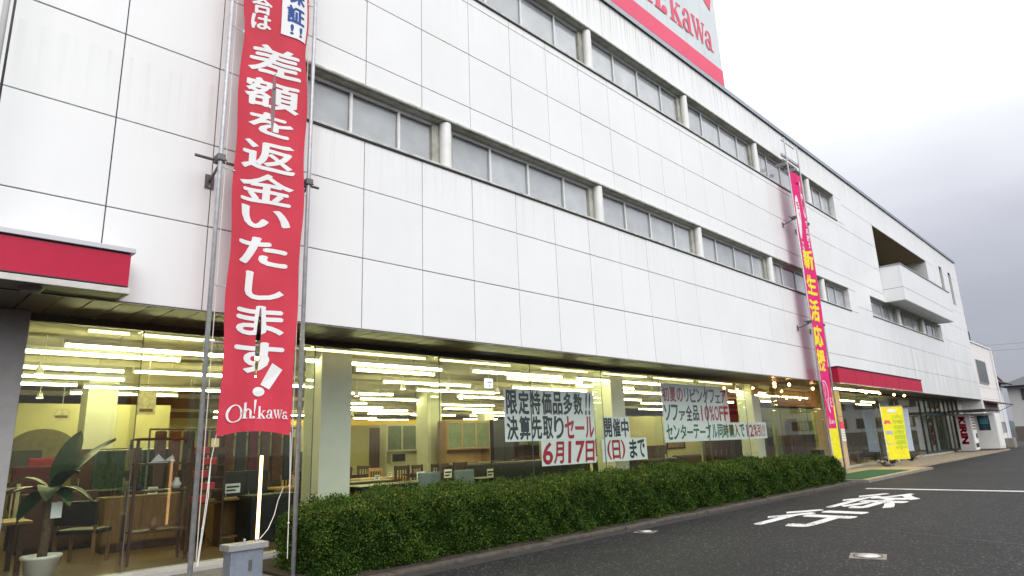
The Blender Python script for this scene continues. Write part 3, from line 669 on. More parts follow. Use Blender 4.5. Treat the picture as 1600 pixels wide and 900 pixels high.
# warm bulbs around the entrance
def bulb_thing(x, y, z, label, drop=.14):
    t = thing('bulb_lamp', label, 'lamp', (x, y, z), 0, 'warm bulbs around the entrance')
    part('bulb', MB().lathe([(0, -.045), (.028, -.04), (.045, -.01), (.04, .025), (.018, .05)], (0, 0, 0), 12), M_bulb, t, True)
    part('lamp_holder', MB().lathe([(.02, .05), (.024, .052), (.024, .1), (.012, drop), (.05, drop), (.05, drop+.02), (0, drop+.02)], (0, 0, 0), 12), M_darksteel, t)
    return t
BL = [(16.2, .4, 'warm bulb under the soffit one bay left of the magenta banner'), (17.3, .35, 'warm bulb just left of the magenta banner poles'), (17.4, .9, 'warm bulb left of the magenta banner, nearer the glass'),
      (20.4, .7, 'warm bulb between the banner and the beige pier'), (23.3, -.3, 'warm bulb under the canopy in front of the beige pier'), (24.9, -.35, 'warm bulb under the canopy right of the beige pier'), (26.8, -.4, 'warm bulb under the canopy, second from its far end'), (28.4, -.4, 'warm bulb under the canopy nearest its far end')]
for x, y, l in BL: bulb_thing(x, y, (3.08 if x > 18.3 and y < 0 else 3.22), l)
# interior spot lamps
def spot(x, y, label):
    t = thing('spot_lamp', label, 'lamp', (x, y, 3.05), 0, 'small spot lamps between the tubes')
    part('lamp_shade', MB().lathe([(.07, -.08), (.05, .02), (.02, .06)], (0, 0, 0), 12), M_white, t, True)
    part('bulb', MB().lathe([(0, -.085), (.05, -.08), (.055, -.06)], (0, 0, 0), 10), M_spot, t)
    part('stem', MB().tube([(0, 0, .06), (0, 0, .36)], .01, 6), M_white, t)
for i, (x, y) in enumerate([(-3.3, 4.4), (-2.4, 9.3), (2.35, 4.3), (4.0, 4.4), (4.1, 6.6), (5.6, 4.6), (7.2, 4.4), (7.6, 6.4), (10.2, 5.0), (13.5, 5.5)]):
    spot(x, y, ['small spot lamp at the far left of the store ceiling', 'small spot lamp above the arched niche', 'small spot lamp just right of the first pillar', 'spot lamp hanging above the grey chairs', 'small spot lamp above the cream cupboard', 'spot lamp left of the hanging exit sign', 'spot lamp behind the first poster', 'farther spot lamp behind the first poster', 'spot lamp right of the second pillar', 'spot lamp behind the living fair poster'][i])

# ================================================================== POSTERS on the glass
def row_chars(parent, chars, x0, x1, z0, z1, y, m, fill=.86, off=.03, slant=0):
    n = len(chars); cw = (x1-x0)/n
    for i, c in enumerate(chars):
        mm = m[i] if isinstance(m, list) else m
        a, b = x0+cw*(i+.5-fill/2), x0+cw*(i+.5+fill/2); p, q = z0, z1
        if c in 'ァェ': q = z0+(z1-z0)*.6
        if c == 'リ': a += cw*.14; b -= cw*.14
        if c == '1': a, b = x0+cw*(i+.36), x0+cw*(i+.62)
        if c in '(': a += cw*.42
        if c in ')': b -= cw*.42
        if c == 'ー': p, q = z0+(z1-z0)*.38, z0+(z1-z0)*.55
        if c == '‼':
            for d in (-.17, .17): letter('character', '!', ((a+b)/2+(d-.08)*cw, (a+b)/2+(d+.08)*cw, p, q), y, mm, parent, off+.01, slant=.12)
            continue
        letter('character', c, (a, b, p, q), y, mm, parent, off, slant=slant)
def poster(label, x0, x1, z0, z1, rows, tilt=0):
    t = thing('poster', label, 'poster', (x0, GY+.02, z0)); t.rotation_euler = (0, tilt, 0)
    part('sheet', MB().box(0, x1-x0, 0, .004, 0, z1-z0), M_paper, t)
    for (chars, a, b, c, d, m, k) in rows: row_chars(t, chars, a-x0, b-x0, c-z0, d-z0, -.003, m, **{'off': .034, **k})
poster('two-row poster in black with a red word, left of the second pillar', 4.38, 7.48, 1.62, 2.74,
       [('限定特価品多数‼', 4.42, 7.44, 2.2, 2.70, M_ink, {}), ('決算先取りセール', 4.42, 7.46, 1.66, 2.15, [M_ink]*5+[M_redink]*3, {})])
poster('white strip reading 6月17日 in red under the two-row poster', 5.5, 7.45, 1.07, 1.618, [('6月17日', 5.52, 7.42, 1.11, 1.58, M_redink, {'slant': .1})])
poster('white sheet with three black characters 開催中 in front of the second pillar', 7.8, 8.95, 1.62, 2.15, [('開催中', 7.83, 8.92, 1.66, 2.11, M_ink, {})])
poster('white strip with a red bracketed day and black まで, lowest and right of the date strip', 7.72, 9.68, 1.06, 1.618, [('(日)まで', 7.74, 9.6, 1.12, 1.57, [M_redink]*3+[M_ink]*2, {})])
poster('wide two-row poster with a red 10%OFF, upper right one on the glass', 10.62, 14.6, 2.0, 3.1,
       [('初夏のリビングフェア', 10.66, 14.5, 2.6, 3.0, [M_redink]*3+[M_ink]*7, {}), ('ソファ全品', 10.66, 12.65, 2.06, 2.50, M_ink, {}), ('10%OFF', 12.66, 14.52, 2.06, 2.50, M_redink, {})])
poster('long white strip in green characters ending in a red 12% discount', 10.62, 17.25, 1.46, 1.998, [('センターテーブル同時購入で', 10.7, 15.55, 1.54, 1.94, M_greenink, {}), ('12%引‼', 15.58, 17.15, 1.54, 1.92, M_redink, {})])

# ================================================================== BANNERS AND POLES
def banner_cloth(x0, x1, z0, z1, slits, cx, warp, nx=24, nz=150):
    xs = (list(np.linspace(x0, cx-.004, nx//2+1))+list(np.linspace(cx+.004, x1, nx//2+1))) if x0 < cx < x1 else list(np.linspace(x0, x1, nx+2)); zs = np.linspace(z0, z1, nz+1)
    mb = MB(); W = len(xs)
    for side in (0,):
        for z in zs:
            for x in xs: mb.v.append(warp(x, z, 0))
    for j in range(nz):
        for i in range(W-1):
            zc = (zs[j]+zs[j+1])/2
            if i == nx//2 and any(a < zc < b for a, b in slits): continue
            a = j*W+i; mb.f.append((a, a+1, a+W+1, a+W)); mb.m.append(0)
    return mb
def pole_frame(label, xa, xb, z_top, y, brackets, cross, group, rot=0):
    t = thing('banner_stand', label, 'banner frame', (0, 0, 0), 0, group)
    for x in (xa, xb):
        p = part('pole', MB().tube([(x, y, 0), (x, y, 6), (x, y, z_top)], [.030, .028, .026], 12), M_steel, t, True)
        part('base_flange', MB().lathe([(.09, 0), (.09, .02), (.05, .03), (.04, .08)], (x, y, .0), 14), M_darksteel, p)
    for z in cross: part('crossbar', MB().tube([(xa, y+.11, z), (xb, y+.11, z)], .02, 8), M_steel, t)
    for z in brackets:
        part('bracket_pipe', MB().tube([(xa-.28, y+.11, z), (xb+.22, y+.11, z-.0)], .021, 8), M_darksteel, t)
        for x in (xa, xb):
            c = part('bracket', MB().tube([(x+.02, y+.06, z-.05), (x+.06, .0, z-.16)], .018, 8).box(x+.0, x+.12, -.012, -.003, z-.26, z-.06), M_darksteel, t)
            part('clamp', MB().cbox(x-.05, x+.05, y-.05, y+.14, z-.045, z+.045, .01).tube([(x-.06, y+.02, z), (x+.09, y+.02, z)], .009, 6), M_darksteel, c)
            part('bolt', MB().tube([(x+.06, -.02, z-.23), (x+.06, -.004, z-.23)], .012, 6), M_steel, c)
    return t
# left frame
LF = pole_frame('pair of steel poles carrying the red banner in front of the left windows', -2.49, -1.245, 12.2, -.5, [5.33, 9.6], [2.93, 12.1], 'steel banner pole pairs')
part('halyard', MB().tube([(-2.42, -.47, .4), (-2.41, -.47, 6), (-2.42, -.47, 12)], .005, 5).tube([(-1.32, -.47, .4), (-1.31, -.47, 12)], .005, 5), M_rope, LF)
cxL = -1.84; zbL, ztL = 1.78, 9.6
slL = [(5.9, 6.82), (2.5, 3.42), (8.3, 9.0)]
def warpL(x, z, dy):
    x_ = x; d = x-cxL
    for a, b in slL:
        if a < z < b:
            wv = .028*math.sin(math.pi*(z-a)/(b-a))**.7; x_ += (wv if d > 0 else -wv)*max(0, 1-abs(d)/.35)
    # edges pulled in between ties
    e_ = (.012*math.cos(z*4.3+.8)+.03*math.exp(-((z-7.35)/.3)**2))*min(1, abs(d)/.47)**3*(1 if d < 0 else -1)
    x_ += e_
    y_ = -.52+.05*math.sin(d*4.2+z*.5)+.016*math.sin(d*13+z*.9)+.01*math.sin(z*3.1+d*5)
    zz = z
    if z < 2.05: zz = z+.06*max(0, 1-(d/.46)**2)*max(0, 1-(z-zbL)/.27); y_ += .012*math.sin(d*38+z*7)
    return (x_, y_+dy, zz)
LB = thing('banner', 'tall faded red banner with white vertical characters hung between the left poles', 'banner', (0, 0, 0))
part('cloth', banner_cloth(-2.31, -1.36, zbL, ztL, slL, cxL, warpL), M_bannerred, LB, True)
cutL = [(cxL, a, b) for a, b in slL]
chs = []
for c, zc, h_, p, q in (('差', 7.0, .47, -2.19, -1.49), ('額', 6.47, .47, -2.21, -1.50), ('を', 6.01, .36, -2.13, -1.56), ('返', 5.53, .47, -2.20, -1.50), ('金', 5.06, .45, -2.20, -1.51), ('い', 4.64, .33, -2.15, -1.53),
       ('た', 4.17, .42, -2.17, -1.53), ('し', 3.70, .40, -2.05, -1.56), ('ま', 3.24, .42, -2.14, -1.54), ('す', 2.76, .43, -2.15, -1.52)):
    chs.append((c, zc-h_/2, zc+h_/2, p, q))
for c, a, b, p, q in chs: letter('character', c, (p, q, a+.025, b-.02), -.006, M_banner_w, LB, (.022 if c in '額返金差' else .034), warpL, cut=cutL)
# slanted exclamation mark
def flatpoly(parent, polys, m, warp, y, name='character'):
    mb = MB()
    for i, p in enumerate(polys): mb.add([warp(a, b, y-.0004*i) for a, b in p], [tuple(range(len(p)))])
    part(name, mb, m, parent)
flatpoly(LB, [[(-1.78, 2.42), (-1.67, 2.36), (-1.51, 2.62), (-1.66, 2.70)], [(-1.80+.075*math.cos(q), 2.33+.06*math.sin(q)) for q in np.linspace(0, 2*math.pi, 18)[:-1]]], M_banner_w, warpL, -.009)
logo(LB, -2.235, 1.98, .84, -.006, M_banner_w, warpL)
part('white_label', banner_cloth(-1.80, -1.40, 7.47, ztL-.02, slL, cxL-1, lambda x, z, d: warpL(x, z if z > 7.6 else z+.10*(x+1.80)/.4*0, -.012), 8, 80), M_banner_w, LB, True)
letter('character', '証', (-1.72, -1.46, 7.72, 8.0), -.016, M_blue, LB, .035, warpL)
letter('character', '保', (-1.72, -1.46, 8.06, 8.38), -.016, M_blue, LB, .035, warpL)
letter('character', '!', (-1.67, -1.62, 7.52, 7.68), -.016, M_blue, LB, .03, warpL); letter('character', '!', (-1.53, -1.48, 7.52, 7.68), -.016, M_blue, LB, .03, warpL)
for c, a, b in (('は', 7.44, 7.66), ('合', 7.68, 7.94), ('場', 7.96, 8.24)): letter('character', c, (-2.20, -1.95, a, b), -.006, M_banner_w, LB, .035, warpL)
for sx, zz in ((-1, 3.62), (-1, 5.2), (-1, 7.3), (1, 3.5), (1, 5.1), (1, 6.9), (1, 8.2)):
    xe = -2.31 if sx < 0 else -1.36; xp = -2.49 if sx < 0 else -1.245
    part('tie_hook', MB().tube([(xe, -.5, zz), (xp, -.5, zz+.02)], .007, 5).lathe([(.02, -.008), (.02, .008)], (xe, -.5, zz), 8), M_steel, LB)
for pts in ([(-2.30, -.52, 1.86), (-2.345, -.5, 1.5), (-2.37, -.5, 1.0), (-2.42, -.5, .34)], [(-2.345, -.5, 1.45), (-2.35, -.51, 1.1), (-2.41, -.5, .35)], [(-1.36, -.5, 1.82), (-1.34, -.5, 1.2), (-1.33, -.5, .28)]):
    part('rope', MB().tube(pts, .0055, 5), M_rope, LB)
for x, z in ((-2.357, 1.25), (-2.385, .75), (-1.345, 1.15), (-1.335, .7)): part('rope_knot', MB().lathe([(0, -.009), (.014, -.006), (.014, .006), (0, .014)], (x, -.5, z), 8), M_rope, LB, True)
part('rope_tag', MB().box(-2.36, -2.27, -.515, -.508, 1.66, 1.76), mat('cardboard_tag', (.5, .42, .2), .8), LB)
# further pole at the left edge
OP = thing('banner_pole', 'slim white banner pole at the upper left edge of the picture', 'pole')
part('pole', MB().tube([(-4.86, -.5, 4.05), (-4.86, -.5, 12)], .03, 12), M_white, OP, True)
part('wall_arm', MB().tube([(-4.86, -.5, 11.0), (-4.86, 0, 11.0)], .018, 8).tube([(-4.86, -.5, 4.1), (-4.86, 0, 4.1)], .018, 8), M_darksteel, OP)
part('rib', MB().tube([(-4.79, -.49, 4.05), (-4.79, -.49, 12)], .012, 8), M_darksteel, OP, True)

# right frame
RF = pole_frame('pair of tall steel poles carrying the magenta banner left of the entrance', 17.78, 18.98, 12.35, -.5, [5.35, 9.2], [12.3, 2.0], 'steel banner pole pairs')
part('top_bracket', MB().cbox(17.5, 19.2, -.47, -.4, 11.55, 11.66, .01).cbox(17.8, 19.1, -.36, -.30, 11.48, 11.55, .01).cbox(17.95, 18.05, -.4, -.003, 11.38, 11.48, .01).cbox(18.75, 18.85, -.4, -.003, 11.38, 11.48, .01), M_steel, RF)
cxR = 18.36; zbR, ztR = 1.7, 11.1
def warpR(x, z, dy):
    d = x-cxR
    return (x, -.5+.05*math.sin(d*3+z*.4)+.02*math.sin(d*9+z)+dy, z-.08*max(0, 1-(d/.5)**2)*(1 if z > ztR-.4 else 0))
RB = thing('banner', 'very tall magenta banner with yellow vertical characters left of the entrance', 'banner', (0, 0, 0))
part('cloth', banner_cloth(17.86, 18.88, zbR, ztR, [], cxR, warpR, 16, 120), M_magenta, RB, True)
for c, a, b in (('新', 7.36, 8.08), ('生', 6.42, 7.12), ('活', 5.45, 6.2), ('応', 4.52, 5.28), ('援', 3.68, 4.4)):
    letter('character', c, (18.05, 18.72, a, b), -.006, M_yel, RB, .042, warpR)
def ell(cx, cz, rx, rz, n=24): return [(cx+rx*math.cos(q), cz+rz*math.sin(q)) for q in np.linspace(0, 2*math.pi, n+1)[:-1]]
flatpoly(RB, [ell(18.60, 10.1, .15, .78), ell(18.16, 9.3, .15, .85)], M_banner_w, warpR, -.004, 'white_oval')
for s_, x, z in (('品', 18.60, 10.45), ('揃', 18.60, 9.95), ('低', 18.16, 9.75), ('価', 18.16, 9.35), ('格', 18.16, 8.92)): letter('character', s_, (x-.1, x+.1, z-.15, z+.15), -.008, M_magenta, RB, .03, warpR)
for i, s_ in enumerate('で応援!'):
    n_ = .035 if s_ == '!' else .1
    letter('character', s_, (18.60-n_, 18.60+n_, 8.98-i*.27, 9.2-i*.27), -.006, M_banner_w, RB, .035, warpR)
    letter('character', s_, (18.20-n_, 18.20+n_, 8.14-i*.0-i*.16+.1, 8.26-i*.16+.1), -.006, M_banner_w, RB, .035, warpR)
# white outline emblem: loop, stem and flag
def stroke(pts, w_):
    ps = []
    for (a, b), (c, d) in zip(pts[:-1], pts[1:]):
        l = math.hypot(c-a, d-b); nx, nz = -(d-b)/l*w_/2, (c-a)/l*w_/2; ps.append([(a+nx, b+nz), (a-nx, b-nz), (c-nx, d-nz), (c+nx, d+nz)])
    return ps
loop = [(18.30+.2*math.cos(q)-.03*math.sin(q), 2.98+.34*math.sin(q)) for q in np.linspace(-1.2, 4.4, 22)]
flatpoly(RB, stroke(loop, .035)+stroke([(18.24+.07*math.cos(q), 3.0+.22*math.sin(q)) for q in np.linspace(0, 6.2, 14)], .02)+stroke([loop[0], (18.42, 2.45), (18.46, 2.25)], .035)+stroke([loop[-1], (18.34, 2.4), (18.46, 2.22)], .03)
         + stroke([(18.66, 2.72), (18.55, 2.72), (18.55, 2.45), (18.68, 2.45)], .035)+stroke([(18.55, 2.59), (18.64, 2.59)], .03), M_banner_w, warpR, -.012, 'emblem')
logo(RB, 17.97, 1.86, .8, -.006, M_banner_w, warpR)
for zz in (3, 4.5, 6, 7.5, 9.4, 10.8):
    part('tie_hook', MB().tube([(17.86, -.5, zz), (17.78, -.5, zz)], .008, 5), M_steel, RB); part('tie_hook', MB().tube([(18.88, -.5, zz), (18.98, -.5, zz)], .008, 5), M_steel, RB)

# ================================================================== ROOF SIGN
RS = thing('roof_sign', 'large white and red rooftop sign board with a red serif name', 'sign', (9, .3, TOP))
SX0, SX1, SZ0, SZ1 = 3.0, 15.05, 13.72, 20.2
def PS(n, m, t, y=0): return part(n, m, t, RS, loc=(-9, -.3, -TOP))
PS('board', MB().box(SX0, SX1, .32, .8, SZ0, SZ1), M_signwhite)
PS('red_band', MB().box(SX0, SX1+.002, .305, .318, SZ0+.0, 14.36), M_signred)
PS('bottom_rail', MB().box(SX0, SX1, .33, .78, SZ0-.09, SZ0-.002), M_black)
for x in np.arange(SX0+.6, SX1, 1.9): PS('support_post', MB().box(x-.05, x+.05, .5, .6, TOP+.05, SZ0-.09), M_darksteel)
for x in np.arange(SX0+1.2, SX1-.5, 1.2): PS('board_joint', MB().box(x-.003, x+.003, .3175, .3195, 14.37, SZ1), mat('board_seam', (.45, .5, .52), .6))
e_ = bpy.data.objects.new('name_lettering', None)
logo(RS, 8.35-9, 14.83-TOP, 6.25, .303-.3, M_signred)
PS('red_emblem', MB().poly([(14.62, 16.62), (14.78, 17.2), (14.8, 18.9), (14.2, 19.3), (12.9, 19.3), (12.3, 18.6), (12.9, 17.9), (14.0, 17.0)], .304), M_signred)

# ================================================================== HEDGE
def hedge():
    rng = np.random.default_rng(3)
    x0, x1, yf, yb = -1.15, 17.15, -1.12, .45
    H = lambda x: .86-.012*np.maximum(0, x-8)+.035*np.sin(x*1.7)+.025*np.sin(x*4.1+1)
    t = thing('hedge', 'long clipped azalea hedge along the kerb in front of the shop windows', 'hedge', (8, -.35, 0))
    # added dark core behind the leaves, following the form; not real stems
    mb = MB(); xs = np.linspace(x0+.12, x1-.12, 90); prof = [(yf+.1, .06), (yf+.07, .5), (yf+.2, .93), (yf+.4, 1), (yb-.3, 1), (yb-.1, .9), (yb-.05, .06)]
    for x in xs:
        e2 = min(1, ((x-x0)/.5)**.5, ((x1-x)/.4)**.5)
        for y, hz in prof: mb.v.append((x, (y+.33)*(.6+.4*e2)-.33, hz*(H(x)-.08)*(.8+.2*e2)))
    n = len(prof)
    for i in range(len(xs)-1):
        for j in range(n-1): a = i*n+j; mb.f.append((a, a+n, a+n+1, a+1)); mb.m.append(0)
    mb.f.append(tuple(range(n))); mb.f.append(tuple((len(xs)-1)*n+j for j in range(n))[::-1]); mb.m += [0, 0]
    part('stem', mb, M_hedge_core, t, True, loc=(-8, .35, 0))
    # leaf clusters: choose shoots on the surface, each carrying leaves
    NS = 20000; NL = 8
    u = rng.random(NS)
    dens = rng.random(NS)
    sx = x0+(x1-x0)*rng.random(NS)**1.35
    # perimeter parameter: front (0..1), top (1..1+W)
    per = rng.random(NS)**1.15*2.2
    y = np.where(per < .85, yf, np.where(per < 2.1, yf+(per-.85)/1.25*(yb-yf), yb)); hh = H(sx)
    z = np.where(per < .85, .04+(per/.85)*hh*.97, np.where(per < 2.1, hh, hh*(.5+.5*rng.random(NS))))
    # rounded shoulder
    dy = np.minimum(y-yf, yb-y); z = np.where(per >= .85, z-.16*np.exp(-np.maximum(dy, 0)/.12)*(per < 2.1), z)
    y = np.where(per < .85, y+.14*np.exp(-(hh-z)/.12)-.0+.05*np.exp(-z/.12), y)
    bump = .055*np.sin(sx*5.3+z*6)+.045*np.sin(sx*9.1-z*11+y*7)+.03*np.sin(sx*17+z*15)
    nrm = np.stack([np.zeros(NS), np.where(per < .85, -1, np.where(per < 2.1, -.15, 1)), np.where(per < .85, .25, np.where(per < 2.1, 1, .3))], 1)
    # ends: pull towards end caps
    el = np.clip((sx-x0)/.45, 0, 1); er = np.clip((x1-sx)/.4, 0, 1); ee = np.sqrt(np.minimum(el, er))
    y = (y+.33)*(.55+.45*ee)-.33; z = z*(.78+.22*ee)
    P = np.stack([sx, y, z], 1)+nrm*(bump[:, None]+rng.normal(0, .022, NS)[:, None])
    P = np.repeat(P, NL, 0); Nn = np.repeat(nrm, NL, 0)
    # end cap shoots
    NE = 900; q = rng.random((NE, 2)); cap = np.stack([np.full(NE, x0)+.03+rng.random(NE)*.08, -.33+(q[:, 0]-.5)*1.15, .05+q[:, 1]*.66], 1)
    P = np.concatenate([P, np.repeat(cap, NL, 0)]); Nn = np.concatenate([Nn, np.tile([-1, -.2, .3], (NE*NL, 1))])
    NQ = 1500; qx = x0+.3+(x1-x0-.6)*rng.random(NQ)**1.4; qy = yf+.1+rng.random(NQ)**1.5*(yb-yf-.2)
    clump = .5+.5*np.sin(qx*2.3+np.sin(qx*.9)*2); spg = np.stack([qx, qy, H(qx)-.04+.10*rng.random(NQ)*clump], 1)
    P = np.concatenate([P, np.repeat(spg, NL, 0)]); Nn = np.concatenate([Nn, np.tile([0, -.1, 1.2], (NQ*NL, 1))])
    n_ = len(P)
    P = P+rng.normal(0, .026, (n_, 3)); d = Nn+rng.normal(0, .75, (n_, 3)); d /= np.linalg.norm(d, axis=1)[:, None]
    s = rng.normal(0, 1, (n_, 3)); s -= (s*d).sum(1)[:, None]*d; s /= np.linalg.norm(s, axis=1)[:, None]
    L = (.020+.014*rng.random(n_))[:, None]*(1+.04*np.clip(P[:, :1]-4, 0, 13)); W = L*.36
    up_ = np.cross(d, s)*.15*L
    v = np.empty((n_, 4, 3)); v[:, 0] = P-d*L*.1; v[:, 1] = P+d*L*.5+s*W+up_; v[:, 2] = P+d*L; v[:, 3] = P+d*L*.5-s*W+up_
    # clamp above ground
    v[:, :, 2] = np.maximum(v[:, :, 2], .01)
    me = bpy.data.meshes.new('foliage'); me.vertices.add(n_*4); me.vertices.foreach_set('co', (v-np.array([8, -.35, 0])).reshape(-1))
    me.loops.add(n_*4); me.loops.foreach_set('vertex_index', np.arange(n_*4, dtype=np.int32))
    me.polygons.add(n_); me.polygons.foreach_set('loop_start', np.arange(0, n_*4, 4, dtype=np.int32)); me.polygons.foreach_set('loop_total', np.full(n_, 4, dtype=np.int32))
    me.materials.append(M_leaf); me.materials.append(M_leaf2)
    yo = (rng.random(n_) < np.where(P[:, 2] > .7, .16, .04)).astype(np.int32); me.polygons.foreach_set('material_index', yo)
    me.update(); me.validate()
    o = link('foliage', me, t); o['kind'] = 'stuff'
hedge()

# ================================================================== small exterior things
# led post box
lb = thing('cable_box', 'grey steel switch box on a post below the glowing tube in front of the window', 'electrical box', (-1.8, -.3, 0))
part('box_body', MB().cbox(-.2, .2, -.11, .11, .05, .44, .008), mat('grey_blue_steel', (.24, .27, .32), .45, .3, var=.2), lb)
part('lid', MB().cbox(-.24, .25, -.14, .14, .44, .51, .006), mat('grey_lid', (.34, .34, .34), .45, .3, var=.15), lb)
part('keyhole_plate', MB().box(.02, .06, -.117, -.111, .2, .32), M_darksteel, lb)
part('bolt', MB().lathe([(.012, .51), (.012, .55), (.018, .55), (.018, .56), (0, .56)], (-.02, -.05, 0), 8), M_steel, lb)
lt = thing('tube_lamp', 'glowing warm vertical tube lamp standing on the grey box', 'lamp', (-1.64, -.3, .51))
part('tube', MB().tube([(0, 0, .02), (.006, 0, 1.03)], .019, 12), M_led, lt, True)
part('end_cap', MB().lathe([(.026, 0), (.026, .03), (0, .03)], (0, 0, 0), 12), M_steel, lt)
part('cable', MB().tube([(.05, .03, .02), (.16, .05, .12), (.25, .08, .28), (.30, .1, .45), (.37, .1, .62)], .0045, 5), M_white, lt)
# manholes / drains in asphalt
def manhole(x, y, label, plate=.42, r=.13, c=None):
    t = thing('drain_cover', label, 'drain cover', (x, y, 0), .25)
    part('surround', MB().box(-plate/2, plate/2, -plate/2, plate/2, .0, .006), mat('worn_concrete_ring', (.24, .21, .18), .8, var=.3, scale=14), t)
    part('cover', MB().lathe([(r+.025, .006), (r+.025, .009), (r, .011), (r, .02), (0, .026)], (0, 0, 0), 22), c or mat('worn_silver_cover', (.6, .6, .58), .35, .5, var=.2), t, True)
    part('rim', MB().lathe([(r+.045, .006), (r+.04, .012), (r+.026, .012), (r+.026, .006)], (0, 0, 0), 22), M_black, t)
manhole(3.98, -5.58, 'round silver cover in a pale square on the asphalt, nearest the camera')
manhole(4.62, -1.82, 'small pale drain cover in the asphalt right beside the hedge kerb', .34, .1)
# nobori flags
def nobori(x, y, label, rz, m, w_=.6, h_=1.85, tilt=0, z0=.12):
    t = thing('nobori_flag', label, 'flag', (x, y, z0), rz)
    part('flag_pole', MB().tube([(0, 0, 0), (tilt*.1, 0, 2.6)], .012, 8).tube([(0, 0, 2.45), (w_+.03, 0, 2.47)], .006, 6), M_white, t)
    mb = MB(); nx, nz = 8, 24
    for j in range(nz+1):
        for i in range(nx+1):
            a, b = i/nx, j/nz; mb.v.append((.02+a*w_, .03*math.sin(a*5+b*4), 2.44-b*h_))
    for j in range(nz):
        for i in range(nx): k = j*(nx+1)+i; mb.f.append((k, k+1, k+nx+2, k+nx+1)); mb.m.append(0)
    part('cloth', mb, m, t, True)
    for zz in (.55, 1.1, 1.7, 2.3): part('loop', MB().box(-.02, .03, -.02, .02, zz, zz+.05), M_white, t)
    part('water_base', MB().lathe([(0, -.02), (.2, -.02), (.2, .06), (.06, .09), (.03, .09)], (0, 0, 0), 18), M_white if y > .9 else M_darksteel, t)
    return t
wr = lambda w_, h_: (lambda x, z, d: (x, .03*math.sin((x-.02)/w_*5+(2.44-z)/h_*4)+d, z))
def nob_print(t, w_=.6, h_=1.85):
    W = wr(w_, h_)
    for i in range(7):
        z = 2.1-i*.215; letter('character', '大特価市開催中'[i], (.1+w_*.35, w_-.05, z-.17, z), -.008, M_lime, t, .03, W)
        letter('character', '家具と暮らしを'[i], (.07, w_*.40, z-.17, z-.02), -.008, M_signred if i < 2 else M_palecloth, t, .02, W) if i % 2 else None
    flatpoly(t, [[(w_/2+.22*math.cos(q), 2.27+.08*math.sin(q)) for q in np.linspace(0, 6.283, 17)[:-1]]], M_banner_w, W, -.008, 'white_oval')
n1 = nobori(25.9, .0, 'yellow vertical sale flag with a white oval right of the beige pier', -.62, M_nobori, 1.05, 2.2)
nob_print(n1, 1.05, 2.2)
n2 = nobori(20.2, .25, 'yellow-green sale flag half hidden behind the magenta banner pole', -.3, M_nobori, .5, 1.9, z0=-.55+.64)
nobori(30.6, 1.0, 'pale blue-grey flag behind the yellow sale flag', -.8, M_palecloth, 1.0, 2.0)
# red & white notice on the pier
nt_ = thing('notice', 'small red and white notice plate fixed on the beige pier', 'notice', (23.5, GY-.362, 1.2))
part('red_half', MB().box(.0, .45, -.01, 0, .5, .8), M_signred, nt_); part('white_half', MB().box(.0, .45, -.01, 0, .0, .5), M_white, nt_)
for zz in (.1, .2, .3, .4): part('text_line', MB().box(.06, .39, -.0125, -.0105, zz, zz+.03), mat('grey_text', (.3, .3, .3), .7), nt_)
# post box beside pole (dark with red-brown base)
pb = thing('entrance_bollard', 'black topped red-brown post standing beside the magenta banner pole', 'post', (18.45, .15, 0))
part('base', MB().cbox(-.18, .18, -.15, .15, 0, .55, .01), mat('rusty_red', (.16, .04, .03), .7, var=.3), pb); part('top', MB().cbox(-.2, .2, -.17, .17, .55, 1.0, .01), M_black, pb)

# plants
def leafy(label, x, y, z, h, n, spread, ls, cat='plant', name='shrub', col=None, pot=None, seed=1):
    rng = random.Random(seed); t = thing(name, label, cat, (x, y, z)); st = MB(); lf = MB()
    for i in range(n):
        q = rng.uniform(0, 6.28); rr = spread*rng.uniform(.1, 1); hh = h*rng.uniform(.55, 1)
        tip = Vector((rr*math.cos(q), rr*math.sin(q), hh)); st.tube([(0, 0, 0), tuple(tip*.5+Vector((0, 0, hh*.1))), tuple(tip)], [.012, .008, .004], 5)
        for k in range(9):
            f_ = rng.uniform(.25, 1); c = tip*f_; d = Vector((rng.gauss(0, 1), rng.gauss(0, 1), rng.gauss(.3, .6))).normalized(); s_ = d.cross(Vector((rng.random(), rng.random(), 1))).normalized()
            l = ls*rng.uniform(.6, 1.2); lf.add([c, c+d*l*.5+s_*l*.22, c+d*l, c+d*l*.5-s_*l*.22], [(0, 1, 2, 3)])
    part('stem', st, M_bark, t); o = part('foliage', lf, col or M_leafbig, t); o['kind'] = 'stuff'
    if pot: part('pot', MB().lathe([(0, -pot), (.13, -pot), (.18, 0), (.15, 0), (.14, -.04), (0, -.04)], (0, 0, 0), 18), M_pot, t, True)
    return t
M_olive = mat('weed_leaf', (.07, .075, .03), .7, var=.5, scale=20)
leafy('bushy green potted plant in the window right of the beige pier', 25.6, 1.75, .42, 1.6, 26, .5, .26, pot=.32, name='potted_plant', seed=3)
leafy('dry brownish weeds growing along the paving edge below the windows', 28.6, .6, .08, .42, 26, .8, .09, name='weed', col=M_olive, seed=4)
leafy('second patch of dry weeds further along the paving edge', 31.4, .5, .08, .5, 26, .9, .1, name='weed', col=M_olive, seed=5)
leafy('low weed tuft at the corner of the tiled step', 26.4, .3, .08, .25, 14, .5, .07, name='weed', col=M_olive, seed=6)
